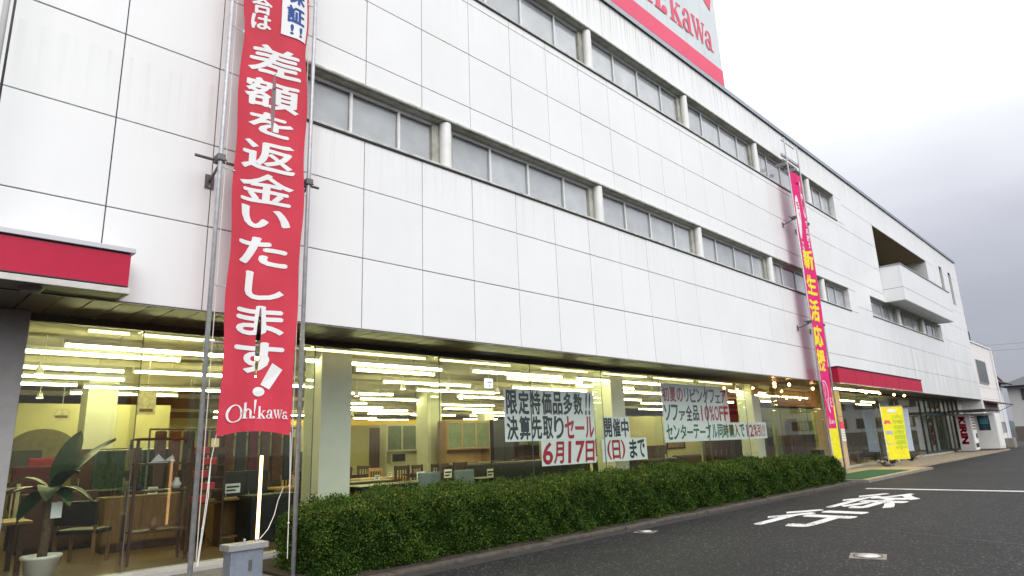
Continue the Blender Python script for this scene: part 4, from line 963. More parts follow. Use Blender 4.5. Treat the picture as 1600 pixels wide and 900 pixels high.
# big leaf plant in the left window
bp_ = thing('potted_plant', 'white potted plant with huge drooping leaves in the left window', 'plant', (-3.42, 2.0, .1))
part('pot', MB().lathe([(0, 0), (.15, 0), (.21, .26), (.23, .27), (.23, .3), (.2, .3), (.19, .25), (0, .25)], (0, 0, 0), 24), M_pot, bp_, True)
part('trunk', MB().tube([(0, 0, .2), (.02, 0, .6), (.0, .02, .95), (.05, 0, 1.15)], [.06, .05, .045, .03], 8), M_bark, bp_, True)
def bigleaf(base, az, L, W, rise, droop):
    mb = MB(); n = 10
    for i in range(n+1):
        t_ = i/n; r_ = L*t_; z_ = rise*t_*1.6-droop*t_*t_; w_ = W*math.sin(math.pi*min(1, t_*.93+.07))**.7
        c = Vector((base[0]+r_*math.cos(az), base[1]+r_*math.sin(az), base[2]+z_)); s_ = Vector((-math.sin(az), math.cos(az), 0))
        mb.v += [tuple(c+s_*w_+Vector((0, 0, .04))), tuple(c), tuple(c-s_*w_+Vector((0, 0, .04)))]
    for i in range(n):
        for k in (0, 1): a = i*3+k; mb.f.append((a, a+1, a+4, a+3)); mb.m.append(0)
    return mb
for az, L, W, rs, dr in ((.15, .72, .17, .62, .32), (3.3, .62, .17, .22, .42), (-.5, .5, .14, .2, .5), (2.8, .52, .16, .4, .55), (4.4, .45, .14, .3, .6), (-1.2, .4, .12, .15, .45), (.9, .55, .15, .62, .2), (5.2, .42, .13, .4, .4), (3.8, .5, .14, .1, .5)):
    part('leaf', bigleaf((.03, 0, 1.05), az, L, W, rs, dr), M_leafbig, bp_, True)
part('leaf_tag', MB().box(.02, .14, -.12, -.11, .75, .95), M_paper, bp_)

# ================================================================== FURNITURE
FZ = .1
def chair(label, x, y, rz, fm, sm, high=1.0, slat=True, group='dining chairs in the window display', w_=.46, full=False):
    t = thing('chair', label, 'chair', (x, y, FZ), rz, group)
    part('seat', MB().cbox(-w_/2, w_/2, -.22, .22, .42, .49, .02), sm, t)
    if full: part('backrest', MB().cbox(-w_/2-.03, w_/2+.03, .19, .27, .05, high-.05, .03), sm, t)
    elif slat:
        part('backrest', MB().cbox(-w_/2, w_/2, .2, .23, high-.16, high-.06, .01), fm, t)
        for k in range(5): part('slat', MB().box(-w_/2+.07+k*.08-.012, -w_/2+.07+k*.08+.012, .205, .225, .5, high-.15), fm, t)
    else: part('backrest', MB().cbox(-w_/2, w_/2, .19, .25, .55, high-.06, .02), sm, t)
    for sx in (-1, 1):
        part('leg', MB().cbox(sx*(w_/2-.03)-.02, sx*(w_/2-.03)+.02, -.21, -.17, 0, .42, .004), fm, t)
        part('leg', MB().cbox(sx*(w_/2-.03)-.02, sx*(w_/2-.03)+.02, .18, .22, 0, .42 if full else high-.05, .004), fm, t)
    return t
def table(label, x, y, rz, L, W, h, m, cat='table'):
    t = thing('table', label, cat, (x, y, FZ), rz)
    part('tabletop', MB().cbox(-L/2, L/2, -W/2, W/2, h-.05, h, .01), m, t)
    for sx in (-1, 1):
        for sy in (-1, 1): part('leg', MB().cbox(sx*(L/2-.06)-.035, sx*(L/2-.06)+.035, sy*(W/2-.06)-.035, sy*(W/2-.06)+.035, 0, h-.05, .005), m, t)
    part('apron', MB().box(-L/2+.1, L/2-.1, -W/2+.05, -W/2+.07, h-.13, h-.05).box(-L/2+.1, L/2-.1, W/2-.07, W/2-.05, h-.13, h-.05), m, t)
    return t
def sofa(label, x, y, rz, L, m, h=.82, cushions=2, cm=None):
    t = thing('sofa', label, 'sofa', (x, y, FZ), rz)
    part('base', MB().cbox(-L/2, L/2, -.42, .42, .1, .34, .03), m, t)
    part('backrest', MB().cbox(-L/2, L/2, .2, .43, .34, h, .06), m, t)
    for sx in (-1, 1): part('armrest', MB().cbox(sx*(L/2-.09)-.09, sx*(L/2-.09)+.09, -.42, .2, .34, .58, .04), m, t)
    for k in range(cushions):
        w_ = (L-.38)/cushions; a = -L/2+.19+k*w_
        part('seat_cushion', MB().cbox(a+.01, a+w_-.01, -.42, .19, .345, .46, .04), m, t)
        part('back_cushion', MB().cbox(a+.02, a+w_-.02, .05, .2, .46, h-.06, .05), cm or m, t)
    for sx in (-1, 1):
        for sy in (-1, 1): part('leg', MB().box(sx*(L/2-.1)-.03, sx*(L/2-.1)+.03, sy*.35-.03, sy*.35+.03, 0, .1), M_wood_d, t)
    return t
def cupboard(label, x0, x1, y, h, m, gm, cat='cabinet', mid=.95, d=.45, group=None, open_mid=True):
    w_ = x1-x0; t = thing('cupboard', label, cat, (x0, y, FZ), 0, group)
    mb = MB().box(0, .03, 0, d, 0, h).box(w_-.03, w_, 0, d, 0, h).box(.03, w_-.03, 0, d, h-.03, h).box(.03, w_-.03, d-.02, d, 0, h-.03).box(.03, w_-.03, .0, d-.02, mid-.03, mid).box(.03, w_-.03, 0, d-.02, mid+.42, mid+.45)
    part('carcass', mb, m, t)
    n = max(2, int(round(w_/.6)))
    for k in range(n):
        a = .032+k*(w_-.064)/n; b = a+(w_-.064)/n
        part('door', MB().cbox(a+.003, b-.003, -.02, -.001, .04, mid-.035, .004), m, t)
        f = part('glass_door', MB().box(a+.003, a+.035, -.02, -.001, mid+.455, h-.035).box(b-.035, b-.003, -.02, -.001, mid+.455, h-.035).box(a+.035, b-.035, -.02, -.001, mid+.455, mid+.49).box(a+.035, b-.035, -.02, -.001, h-.07, h-.035), m, t)
        part('pane', MB().box(a+.035, b-.035, -.013, -.008, mid+.49, h-.07), gm, f)
    return t
def paper_card(label, x, y, z, w_=.14, h_=.11, m=None, hang=False, print_m=None):
    t = thing('price_card', label, 'card', (x, y, z))
    part('card', MB().box(-w_/2, w_/2, -.003, .003, 0, h_), m or M_paper, t)
    part('print', MB().box(-w_/2+.02, w_/2-.02, -.0045, -.0035, h_*.55, h_*.75).box(-w_/2+.02, w_*.2, -.0045, -.0035, h_*.2, h_*.38), print_m or M_ink, t)
    if hang: part('hanging_thread', MB().tube([(0, 0, h_), (0, 0, 3.42-z)], .004, 4), M_rope, t)
    return t
# bookshelf
bs = thing('bookshelf', 'open dark brown shelf unit standing behind the left window', 'shelf', (-2.02, 2.2, FZ))
for sx in (-.38, .38):
    for sy in (-.15, .15): part('upright', MB().box(sx-.018, sx+.018, sy-.018, sy+.018, 0, 1.74), M_wood_d, bs)
for z in (.42, .98, 1.36, 1.72): part('shelf', MB().box(-.362, .362, -.165, .165, z, z+.03), M_wood_d, bs)
tag(part('folder', MB().box(-2.2, -1.95, 2.1, 2.2, 1.49, 1.50).add([(-2.2, 2.1, 1.50), (-2.1, 2.1, 1.62), (-2.0, 2.12, 1.52), (-1.9, 2.1, 1.60), (-1.85, 2.12, 1.5), (-2.0, 2.2, 1.5)], [(0, 1, 2), (2, 3, 4), (0, 2, 5), (2, 4, 5)]), M_paper, None), 'folded white leaflet lying on the dark shelf unit', 'leaflet')
for i, (x, z, s_) in enumerate([(-2.3, 1.11, .07), (-1.78, 1.11, .09), (-2.05, .56, .1)]):
    t = thing('vase', ['small dark vase at the left of the shelf unit', 'small pale vase at the right of the shelf unit', 'squat bowl on the lower shelf of the unit'][i], 'vase', (x, 2.2, z)); part('vase_body', MB().lathe([(0, 0), (s_*.5, 0), (s_*.8, s_*.7), (s_*.35, s_*1.4), (s_*.45, s_*1.7)], (0, 0, 0), 14), [M_ink, M_pot, M_wood_m][i], t, True)
chair('wooden armchair with a black back, left of the dark shelf unit', -2.72, 3.1, 2.4, M_wood_m, M_black_f, .95, False, group=None, w_=.6)
t = thing('table', 'pale wood table with a wire rack at the far left window', 'table', (-4.2, 3.0, FZ)); part('tabletop', MB().cbox(-.6, .75, -.4, .4, .66, .7, .01), M_wood_l, t)
for sx in (-.5, .65):
    for sy in (-.33, .33): part('leg', MB().box(sx-.03, sx+.03, sy-.03, sy+.03, 0, .66), M_wood_d, t)
t = thing('crib', 'cream slatted crib rail behind the table at the far left', 'crib', (-4.3, 4.2, FZ))
for z in (.55, 1.05): part('rail', MB().box(-.6, .9, -.02, .02, z, z+.05), M_cream_f, t)
for k in range(12): part('slat', MB().box(-.55+k*.125, -.53+k*.125, -.01, .01, .6, 1.05), M_cream_f, t)
for sx in (-.6, .9): part('leg', MB().box(sx-.025, sx+.025, -.025, .025, 0, 1.15), M_cream_f, t)
cupT = thing('sideboard', 'wide tan low sideboard behind the dark shelf unit', 'sideboard', (-1.35, 4.1, FZ))
part('carcass', MB().cbox(-.95, .75, -.25, .25, .12, .86, .012), M_tan, cupT); part('plinth', MB().box(-.9, .7, -.22, .22, 0, .12), M_wood_d, cupT)
for k in range(3): part('drawer', MB().cbox(-.93+k*.56, -.39+k*.56, -.27, -.252, .15, .82, .005), M_wood_m, cupT)
sc_ = thing('side_cabinet', 'small brown cabinet with an open dark front, right of the left pole', 'cabinet', (-.5, 3.3, FZ))
part('carcass', MB().box(-.3, -.27, -.2, .2, .1, .7).box(.27, .3, -.2, .2, .1, .7).cbox(-.32, .32, -.22, .22, .7, .74, .006).box(-.27, .27, -.2, .2, .1, .13).box(-.27, .27, .18, .2, .13, .7), M_wood_m, sc_)
for sx in (-.27, .27):
    for sy in (-.17, .17): part('leg', MB().box(sx-.02, sx+.02, sy-.02, sy+.02, 0, .1), M_wood_m, sc_)
paper_card('white card with small figures standing on the brown side cabinet', -.5, 3.2, .92, .26, .16); 
dk = thing('side_cabinet', 'black cabinet right of the glowing tube lamp', 'cabinet', (0, 2.9, FZ)); part('carcass', MB().cbox(-.42, .4, -.3, .3, 0, .78, .01), M_black_f, dk); part('door', MB().cbox(-.4, -.02, -.32, -.302, .03, .74, .004).cbox(.0, .38, -.32, -.302, .03, .74, .004), M_black_f, dk)
cur = thing('display_rack', 'rack of brown and rust hanging rugs behind the red banner', 'rack', (.3, 5.2, FZ))
part('rail', MB().tube([(-1.6, 0, 2.0), (1.4, 0, 2.0)], .02, 8).tube([(-1.6, 0, 0), (-1.6, 0, 2.0)], .02, 8).tube([(1.4, 0, 0), (1.4, 0, 2.0)], .02, 8), M_darksteel, cur)
for k in range(11):
    part('rug', MB().cbox(-1.5+k*.26, -1.5+k*.26+.2, -.05, .05, .9, 1.97, .03), [M_wood_d, mat('rust_cloth', (.10, .04, .018), .9, var=.4, scale=8), M_black_f, M_purple][k % 4], cur)
rk = thing('display_rack', 'dark rack of red price-tagged boxes beside the left banner pole', 'rack', (-1.05, 3.0, FZ))
for z in (.72, .92, 1.12, 1.32, 1.5): part('shelf', MB().box(-.25, .25, -.15, .15, z-.02, z), M_wood_d, rk)
for sx in (-.25, .25): part('upright', MB().box(sx-.015, sx+.015, -.15, .15, 0, 1.6), M_wood_d, rk)
for i, z in enumerate((.72, .92, 1.12, 1.32, 1.5)):
    t = thing('red_box', f'small red box on the dark rack, {["lowest", "second from the bottom", "middle", "fourth from the bottom", "topmost"][i]}', 'box', (-1.2+(i % 2)*.12, 2.86, FZ+z+.002), 0, 'red boxes on the dark rack')
    part('box_body', MB().cbox(-.11, .11, -.06, .06, 0, .1, .006), M_red_f, t); part('lid', MB().cbox(-.115, .115, -.065, .065, .1, .112, .004), mat('red_lid', (.75, .12, .06), .5), t)
for i, (x, y, z, m, l) in enumerate([(-2.55, 7.0, 1.35, mat('dull_red_fabric', (.28, .02, .025), .8, var=.3), 'red seat back seen beyond the big plant'), (-1.7, 6.0, 1.45, mat('wrapped_green', (.03, .06, .03), .25, var=.6, scale=14), 'plastic wrapped dark green chair back beyond the shelf unit'), (-.9, 6.0, 1.45, MAT['wrapped_green'], 'second plastic wrapped green chair back, nearer the pillar'), (-2.9, 6.2, 1.2, M_purple, 'plum coloured chair back behind the big leaves')]):
    t = thing('display_chair', l, 'chair', (x, y, FZ)); part('backrest', MB().cbox(-.3, .3, -.05, .05, z-.55, z+.2, .05), m, t); part('seat', MB().cbox(-.3, .3, -.45, -.05, z-.6, z-.5, .04), m, t)
    for sx in (-.25, .25): part('leg', MB().box(sx-.02, sx+.02, -.4, -.36, 0, z-.6).box(sx-.02, sx+.02, -.04, 0, 0, z-.55), M_wood_d, t)
for i, (x, y, z) in enumerate([(-2.0, 3.2, 2.25), (-2.6, 6.0, 2.3), (3.2, 5.5, 2.3)]):
    t = thing('hanging_card', ['clear crinkled card hanging behind the second glass joint', 'small pale card hanging above the plum chair', 'small card with a red print hanging near the first pillar'][i], 'card', (x, y, z))
    part('card', MB().box(-.14, .14, -.004, .004, 0, .38 if i == 0 else .22), mat('cream_card', (.6, .55, .35), .5, var=.4, scale=16), t)
    part('print', MB().box(-.1, .1, -.006, -.0045, .05, .1), M_signred if i == 2 else M_tan, t); part('thread', MB().tube([(0, 0, .2), (0, 0, 3.42-z)], .004, 4), M_rope, t)
# centre dining area
table('black dining table behind the hedge, right of the first pillar', 3.1, 3.7, 0, 1.9, .85, .74, M_black_f)
c0 = chair('grey upholstered chair back, left one of the two beyond the hedge', 3.62, 3.15, math.pi, M_wood_d, M_grey_f, 1.0, False, full=True, w_=.5)
dup(c0, (4.62, 3.15, FZ), math.pi, 'grey upholstered chair back, right one of the two beyond the hedge')
c1 = chair('dark slatted chair on the far side of the black table', 4.35, 4.7, 0, M_wood_d, M_wood_d, 1.12)
for x, y, rz, l in ((5.6, 4.6, .2, 'dark slatted chair left of the wooden cupboard'), (6.3, 4.8, -.1, 'second dark slatted chair left of the wooden cupboard'), (2.0, 4.9, .3, 'dark slatted chair beside the first pillar'), (7.3, 4.4, 0, 'dark slatted chair under the first poster')):
    dup(c1, (x, y, FZ), rz, l)
table('light wood table with papers right of the first pillar', 2.2, 6.0, 0, 1.5, .8, .72, M_wood_l)
table('light wood table in the middle of the store', 5.2, 7.2, 0, 1.6, .8, .72, M_wood_l)
for i, (x, y, rz) in enumerate([(2.6, 7.0, 0), (4.8, 8.2, .1), (5.9, 8.2, -.1)]): chair(['light wood chair behind the paper-covered table', 'light wood chair at the middle table, left one', 'light wood chair at the middle table, right one'][i], x, y, rz, M_wood_l, M_wood_l, 1.0)
table('long black table at the foot of the first poster', 6.6, 3.6, 0, 2.2, .8, .7, M_black_f)
sofa('black high-backed sofa behind the first poster', 7.3, 5.9, 3.2, 2.0, M_black_f, 1.0)
sofa('black sofa right of the date strip', 11.0, 3.6, math.pi, 2.1, M_black_f, .92)
sofa('black sofa under the living fair poster', 13.4, 3.6, math.pi, 1.8, M_black_f, .86)
sofa('cream sofa with pillows behind the black sofas', 13.2, 4.9, 0, 2.2, M_cream_f, .98)
sofa('brown sofa near the third pillar', 15.8, 4.0, math.pi, 1.7, mat('brown_leather', (.06, .03, .02), .5), .9)
for i, (x, y, z) in enumerate([(4.0, 3.7, .84), (5.05, 4.0, .84), (2.1, 5.8, .82), (6.0, 3.5, .80), (6.9, 3.6, .80), (12.4, 3.2, .5)]):
    paper_card(['white card with dark print on the black dining table', 'white card at the right end of the black dining table', 'framed white card on the paper-covered light table', 'small white card on the long black table', 'pale green folded card on the long black table', 'price card leaning on the black sofa'][i], x, y, z, .24, .2)
cupboard('tall cream kitchen cupboard with green sliding glass at the back', 8.8, 10.9, 12.0, 2.38, M_cab, M_greenglass)
mw = thing('microwave', 'black microwave oven on the shelf of the cream cupboard', 'microwave', (9.3, 11.9, FZ+.955)); part('oven_body', MB().cbox(-.33, .33, 0, .38, 0, .38, .015), M_cab, mw); part('oven_door', MB().box(-.29, .29, -.01, -.001, .06, .34), M_black, mw)
cupboard('tall orange wood cupboard with glass doors left of the black cabinet', 8.35, 10.3, 8.0, 2.3, M_wood_o, M_greenglass)
bk = thing('wardrobe', 'tall black wardrobe beside the orange wood cupboard', 'wardrobe', (10.35, 7.9, FZ)); part('carcass', MB().cbox(0, 1.0, 0, .55, 0, 2.32, .01), M_black_f, bk); part('door', MB().cbox(.01, .495, -.02, -.001, .03, 2.28, .004).cbox(.505, .99, -.02, -.001, .03, 2.28, .004), M_black_f, bk)
dd = thing('display_door', 'tall dark panel standing beside the cream cupboard', 'panel', (8.1, 12.0, FZ)); part('leaf', MB().cbox(0, .42, 0, .05, .6, 2.25, .006), M_wood_d, dd); part('stand', MB().box(0, .42, -.1, .15, 0, .6), M_wood_d, dd)
cupboard('low pale display cabinet against the far partition', 6.2, 7.7, 13.3, 1.5, M_cab, M_greenglass, mid=.6)
es = thing('hanging_sign', 'small white lit sign with a blue double arrow hanging behind the glass', 'sign', (4.35, 1.75, 2.78)); part('sign_box', MB().cbox(-.1, .1, -.03, .03, 0, .2, .008), mat('lit_sign', (.8, .85, .9), .5, emit=(.75, .9, 1), estr=1.2), es)
part('arrow', MB().poly([(-.07, .12), (-.035, .155), (-.035, .13), (.035, .13), (.035, .155), (.07, .12), (.035, .085), (.035, .11), (-.035, .11), (-.035, .085)], -.032), M_blue, es); part('rod', MB().tube([(0, 0, .2), (0, 0, .62)], .006, 5), M_white, es)
part('print', MB().box(-.03, .03, -.0325, -.0305, .03, .06), M_blue, es)
pf = thing('picture_frame', 'dark framed picture on the cream wall under the living fair poster', 'picture', (21.6, 7.98, 1.1)); part('frame', MB().box(0, 1.6, 0, .05, .0, .06).box(0, 1.6, 0, .05, .49, .55).box(0, .06, 0, .05, .06, .49).box(1.54, 1.6, 0, .05, .06, .49), M_black, pf); part('canvas', MB().box(.06, 1.54, .02, .04, .06, .49), mat('painting', (.35, .22, .12), .7, var=.6, scale=6), pf)
# crowd of further furniture in the middle of the store
rc = random.Random(11)
dark_c = chair('dark dining chair in the crowded middle of the store', -.6, 7.4, .3, M_wood_d, M_black_f, 1.05, True, group='dark dining chairs in the middle of the store')
for x, y in ((.3, 7.6), (1.6, 6.9), (3.6, 6.6), (4.1, 7.4), (6.6, 7.0), (7.3, 7.2), (8.0, 6.4), (9.2, 6.2), (10.2, 6.6), (11.4, 6.4), (12.3, 7.2), (5.4, 9.4), (6.4, 9.8), (9.5, 10.2), (11.2, 9.6), (14.0, 6.2), (3.2, 8.8), (12.6, 9.2), (16.6, 6.4), (15.4, 9.0)):
    dup(dark_c, (x, y, FZ), rc.uniform(-.6, .6)+(math.pi if rc.random() < .5 else 0))
td = table('dark table in the crowded middle of the store', 1.0, 6.6, 0, 1.5, .8, .72, M_wood_d); td['group'] = 'dark tables in the middle of the store'
for x, y in ((4.0, 5.9), (7.6, 7.9), (9.8, 7.1), (11.9, 8.3), (6.0, 10.4), (10.4, 10.6), (14.7, 7.0)): dup(td, (x, y, FZ), rc.uniform(-.1, .1))
wc = cupboard('dark cupboard standing at the back of the store', 2.2, 3.6, 10.2, 2.0, M_wood_d, M_greenglass, group='dark cupboards at the back of the store')
for x, y in ((4.4, 13.2), (12.6, 12.3), (14.4, 12.3), (16.0, 12.2)): dup(wc, (x, y, FZ))
card0 = paper_card('small white price card on furniture in the middle of the store', 1.0, 6.3, .83, .15, .12); card0['group'] = 'price cards in the middle of the store'
for x, y, z in ((4.1, 5.6, .83), (7.6, 7.6, .83), (9.7, 6.8, .83), (11.8, 8.0, .83), (2.4, 5.7, .83), (5.4, 6.9, .83), (8.2, 3.3, .8), (10.6, 3.1, 1.0), (-1.6, 3.8, .97), (-.9, 3.8, .97), (14.6, 6.8, .83), (13.6, 3.2, .95)): dup(card0, (x, y, z), rc.uniform(-.3, .3))
shb = MB()
lowsh = thing('magazine_rack', 'low dark rack with pale stacked samples left of the pillar, behind the sideboard', 'rack', (-.2, 6.2, FZ))
part('back_board', MB().box(-1.0, 1.0, .15, .18, 0, 1.2), M_wood_d, lowsh)
for z in (.2, .5, .8, 1.1): part('shelf', MB().box(-1.0, 1.0, -.12, .149, z, z+.025), M_wood_d, lowsh)
for k in range(9): part('sample', MB().cbox(-.95+k*.21, -.95+k*.21+.15, -.08, .1, .826, .95+.04*(k % 3), .005), [M_paper, M_tan, M_cream_f, M_greenglass][k % 4], lowsh)
sofa('long black leather sofa back just above the hedge under the date poster', 6.4, 2.9, math.pi, 2.2, M_black_f, 1.08, 3)
sofa('second black leather sofa back just above the hedge, left of the second pillar', 8.3, 3.1, math.pi, 1.3, M_black_f, 1.02)
def low_cab(x, y, w_, h_, l, m):
    t = thing('cabinet', l, 'cabinet', (x, y, FZ)); part('carcass', MB().cbox(0, w_, 0, .4, .06, h_, .01), m, t); part('plinth', MB().box(.03, w_-.03, .03, .37, 0, .06), M_black, t)
    n = max(2, round(w_/.45))
    for k in range(n): part('door', MB().cbox(k*w_/n+.012, (k+1)*w_/n-.012, -.018, -.001, .1, h_-.03, .004), m, t)
    for k in range(n): part('handle', MB().tube([(k*w_/n+.05, -.03, h_*.5), (k*w_/n+.05, -.03, h_*.65)], .008, 5), M_steel, t)
low_cab(-4.9, 5.4, 1.3, 1.25, 'dark chest behind the crib rail at the far left', M_wood_d)
low_cab(-3.2, 5.0, 1.1, .95, 'dark chest with doors between the plant and the wooden armchair', M_wood_d)
low_cab(-1.9, 7.6, 1.2, 1.7, 'tall dark cabinet in front of the far left interior pillar', M_wood_d)
low_cab(1.3, 8.4, 1.3, 1.35, 'dark cabinet deep in the store right of the first pillar', M_wood_d)
low_cab(3.2, 9.8, 1.1, .9, 'black chest in front of the pale partition', M_black_f)
low_cab(-.1, 4.6, .9, 1.15, 'narrow black cabinet under the hanging rugs', M_black_f)
low_cab(14.6, 4.6, 1.4, 1.25, 'dark chest beside the brown sofa near the third pillar', M_wood_d)
low_cab(19.2, 4.4, 1.8, 1.5, 'dark chest behind the slate panel near the entrance', M_wood_d)
low_cab(27.8, 4.8, 1.6, 1.4, 'dark chest behind the counter in the right window', M_wood_d)
# entrance zone
for i, (x, w_, m, l) in enumerate([(18.9, .5, M_wood_m, 'brown wooden display post right of the third pillar'), (20.1, .9, mat('dark_slate', (.05, .055, .05), .6, var=.3), 'dark slate display panel near the entrance'), (21.6, .8, M_wood_d, 'dark wooden screen near the entrance')]):
    t = thing('room_divider', l, 'panel', (x, 2.6+i*.5, FZ)); part('board', MB().cbox(0, w_, 0, .08, .05, 2.5-i*.1, .01), m, t); part('foot', MB().box(0, w_, -.15, .23, 0, .05), M_wood_d, t)
cupboard('tall brown wall cupboard behind the pink reflection near the third pillar', 14.2, 16.6, 7.6, 2.3, M_wood_m, M_greenglass)
cupboard('dark wood cupboard right of the picture', 24.8, 26.8, 5.2, 2.2, M_wood_d, M_greenglass)
table('brown counter table in the right shop window', 29.5, 3.6, 0, 2.2, .9, .74, M_wood_m)
for i, x in enumerate((28.6, 29.6, 30.6)): chair(f'brown chair at the counter in the right window, {["left", "middle", "right"][i]} one', x, 2.7, math.pi, M_wood_d, M_wood_m, 1.0, group='brown chairs at the counter')
cupboard('wide dark cupboard at the back of the right shop window', 31.5, 34.5, 5.8, 2.3, M_wood_d, M_greenglass)
sofa('dark sofa in the far right shop window', 34.5, 3.0, math.pi, 2.2, M_black_f, .9)
tr_ = thing('mannequin_board', 'dark tall noticeboard with a round top behind the right window plant', 'board', (27.2, 2.6, FZ)); part('board', MB().cbox(-.35, .35, 0, .05, .1, 1.6, .02), M_black_f, tr_); part('round_top', MB().lathe([(0, -.2), (.3, -.18), (.42, 0), (.3, .22), (0, .25)], (0, .02, 2.1), 18), mat('dark_globe', (.03, .03, .025), .6, var=.5, scale=8), tr_, True)
part('foot', MB().box(-.3, .3, -.15, .2, 0, .1), M_black, tr_)
for i, x in enumerate((32.6, 36.0)):
    t = thing('curtain', ['pale olive curtain in the right shop window, left one', 'pale olive curtain in the right shop window, right one'][i], 'curtain', (x, 2.0, FZ)); mb = MB(); n = 40
    for k in range(n+1): mb.v += [(k*.04, .06*math.sin(k*.9), .2), (k*.04, .06*math.sin(k*.9), 3.0)]
    for k in range(n): mb.f.append((2*k, 2*k+2, 2*k+3, 2*k+1)); mb.m.append(0)
    part('cloth', mb, mat('olive_curtain', (.12, .12, .07), .8, var=.3, scale=3, stretch=(5, 5, .5)), t, True); part('rod', MB().tube([(-.1, 0, 3.03), (1.7, 0, 3.03)], .015, 6), M_steel, t)

# ================================================================== vending machines
vm_ = thing('vending_machine', 'grey drinks vending machine with red KIRIN lettering down its side', 'vending machine', (44.0, 0, 0))
M_vend = mat('vending_grey', (.50, .50, .52), .4, var=.06)
part('cabinet', MB().cbox(0, 1.1, .02, .75, .15, 2.42, .02), M_vend, vm_)
part('front_panel', MB().cbox(0.0, 1.1, -.06, .018, .2, 2.40, .01), M_white, vm_)
letter('side_lettering', 'KIRIN', (0, 1, 0, 1), 0, M_redink, vm_, .03)
kt = vm_.children[-1]
for v in kt.data.vertices:
    a, b = v.co.x, v.co.z; v.co = Vector((-.006, .62-b*.36, 2.2-a*1.6))
for k in range(6): part('drink_window', MB().box(.06+0, 1.04, -.066, -.061, 2.28-k*.17, 2.38-k*.17), [mat('drink_a', (.05, .15, .35), .4), M_red_f, mat('drink_c', (.1, .3, .15), .4)][k % 3], vm_)
part('coin_panel', MB().box(.6, 1.0, -.07, -.061, .9, 1.2), M_black, vm_); part('dispense_flap', MB().box(.1, 1.0, -.07, -.061, .35, .6), M_black, vm_)
part('plinth', MB().box(.03, 1.07, .05, .7, 0, .15), M_conc, vm_)
v2 = thing('vending_machine', 'white kiosk-like vending machine with a big dark window beside the KIRIN machine', 'vending machine', (46.4, 0, 0))
part('cabinet', MB().cbox(0, 1.8, -.95, .45, .2, 2.42, .02), M_white, v2); part('window', MB().box(-.012, -.002, -.62, -.0, 1.35, 2.28), mat('dark_teal_glass', (.02, .06, .08), .1), v2)
part('window_sticker', MB().box(-.016, -.013, -.55, -.1, 1.75, 2.1), mat('teal_print', (.05, .22, .28), .4), v2); part('door', MB().cbox(.1, 1.7, -.98, -.952, .3, 2.3, .01), M_white, v2); part('plinth', MB().box(.05, 1.75, -.85, .4, 0, .2), M_conc, v2)
ro = thing('awning', 'flat dark corrugated awning over the vending machines', 'awning', (46, 0, 2.55)); part('roof_sheet', MB().cbox(-2.6, 2.4, -.9, 1.0, 0, .1, .01), mat('dark_brown_sheet', (.05, .035, .03), .5, var=.3), ro); part('gutter', MB().box(-2.6, 2.4, -.98, -.92, -.03, .08), M_black, ro)
for x in (-2.4, 2.2): part('post', MB().box(x-.03, x+.03, .9, .96, -2.55, 0), M_darksteel, ro)
r3 = thing('awning', 'brown lean-to awning higher on the annex wall above the machines', 'awning', (51.5, -.1, 3.05)); part('roof_sheet', MB().add([(-1.6, -.8, 0), (4.0, -.8, 0), (4.0, .15, .25), (-1.6, .15, .25), (-1.6, -.8, .08), (4.0, -.8, .08), (4.0, .15, .33), (-1.6, .15, .33)], [(0, 3, 2, 1), (4, 5, 6, 7), (0, 1, 5, 4), (1, 2, 6, 5), (2, 3, 7, 6), (3, 0, 4, 7)]), mat('rust_brown_sheet', (.12, .04, .03), .6, var=.3), r3)
part('bracket', MB().tube([(-1.4, .15, -.4), (-1.4, -.7, 0)], .02, 6).tube([(3.8, .15, -.4), (3.8, -.7, 0)], .02, 6), M_darksteel, r3)

# ================================================================== annex and neighbours
an = thing('annex_building', 'pinkish white two-storey annex with a barred window beyond the store', 'building', (53.5, 0, 0))
def PA(n, m, t, sm=False): return part(n, m, t, an, sm, loc=(-53.5, 0, 0))
PA('wall', MB().box(49.25, 56.9, .05, 9, 0, 7.4), mat('pink_white_render', (.72, .69, .68), .8, var=.08, scale=2))
for z in (3.5, 4.3): PA('wall_joint', MB().box(49.25, 56.9, .042, .049, z, z+.015), mat('render_joint', (.4, .34, .33), .8))
PA('coping', MB().cbox(49.25, 57.0, -.02, .4, 7.4, 7.5, .01), M_white)
w_f = PA('window', MB().box(50.0, 50.06, .0, .045, 4.55, 6.25).box(53.3, 53.36, .0, .045, 4.55, 6.25).box(50.06, 53.3, .0, .045, 4.55, 4.62).box(50.06, 53.3, .0, .045, 6.18, 6.25), M_steel)
part('pane', MB().box(50.06, 53.3, .03, .04, 4.62, 6.18), mat('dull_pane', (.13, .15, .15), .2), w_f)
for k in range(9): part('bar', MB().box(50.3+k*.36, 50.38+k*.36, -.04, .0, 4.6, 6.2), M_alu, w_f)
PA('roof_box', MB().cbox(52.0, 53.6, .6, 2.2, 7.5, 8.6, .02), M_black)
PA('handrail', MB().tube([(53.4, .2, 7.75), (56.8, .2, 7.75), (56.9, .2, 7.5)], .05, 8).tube([(55, .2, 7.5), (55, .2, 7.75)], .03, 6), M_alu)
PA('meter_box', MB().cbox(55.0, 55.6, -.18, .045, 1.1, 1.9, .02), M_alu)
PA('downpipe', MB().tube([(56.6, -.05, 0), (56.6, -.05, 7.3)], .05, 8), M_white)
PA('air_conditioner', MB().cbox(55.2, 56.4, -.5, .04, 0.0, .7, .03), mat('grey_unit', (.25, .23, .2), .6, var=.2))
hs = thing('house', 'bluish white house with a brown gable edge right behind the annex', 'house', (61, .3, 0))
def PH(n, m, t): return part(n, m, t, hs, loc=(-61, -.3, 0))
PH('wall', MB().box(57.05, 60.6, .3, 8, 0, 4.9), mat('blue_white_render', (.55, .60, .70), .8, var=.1))
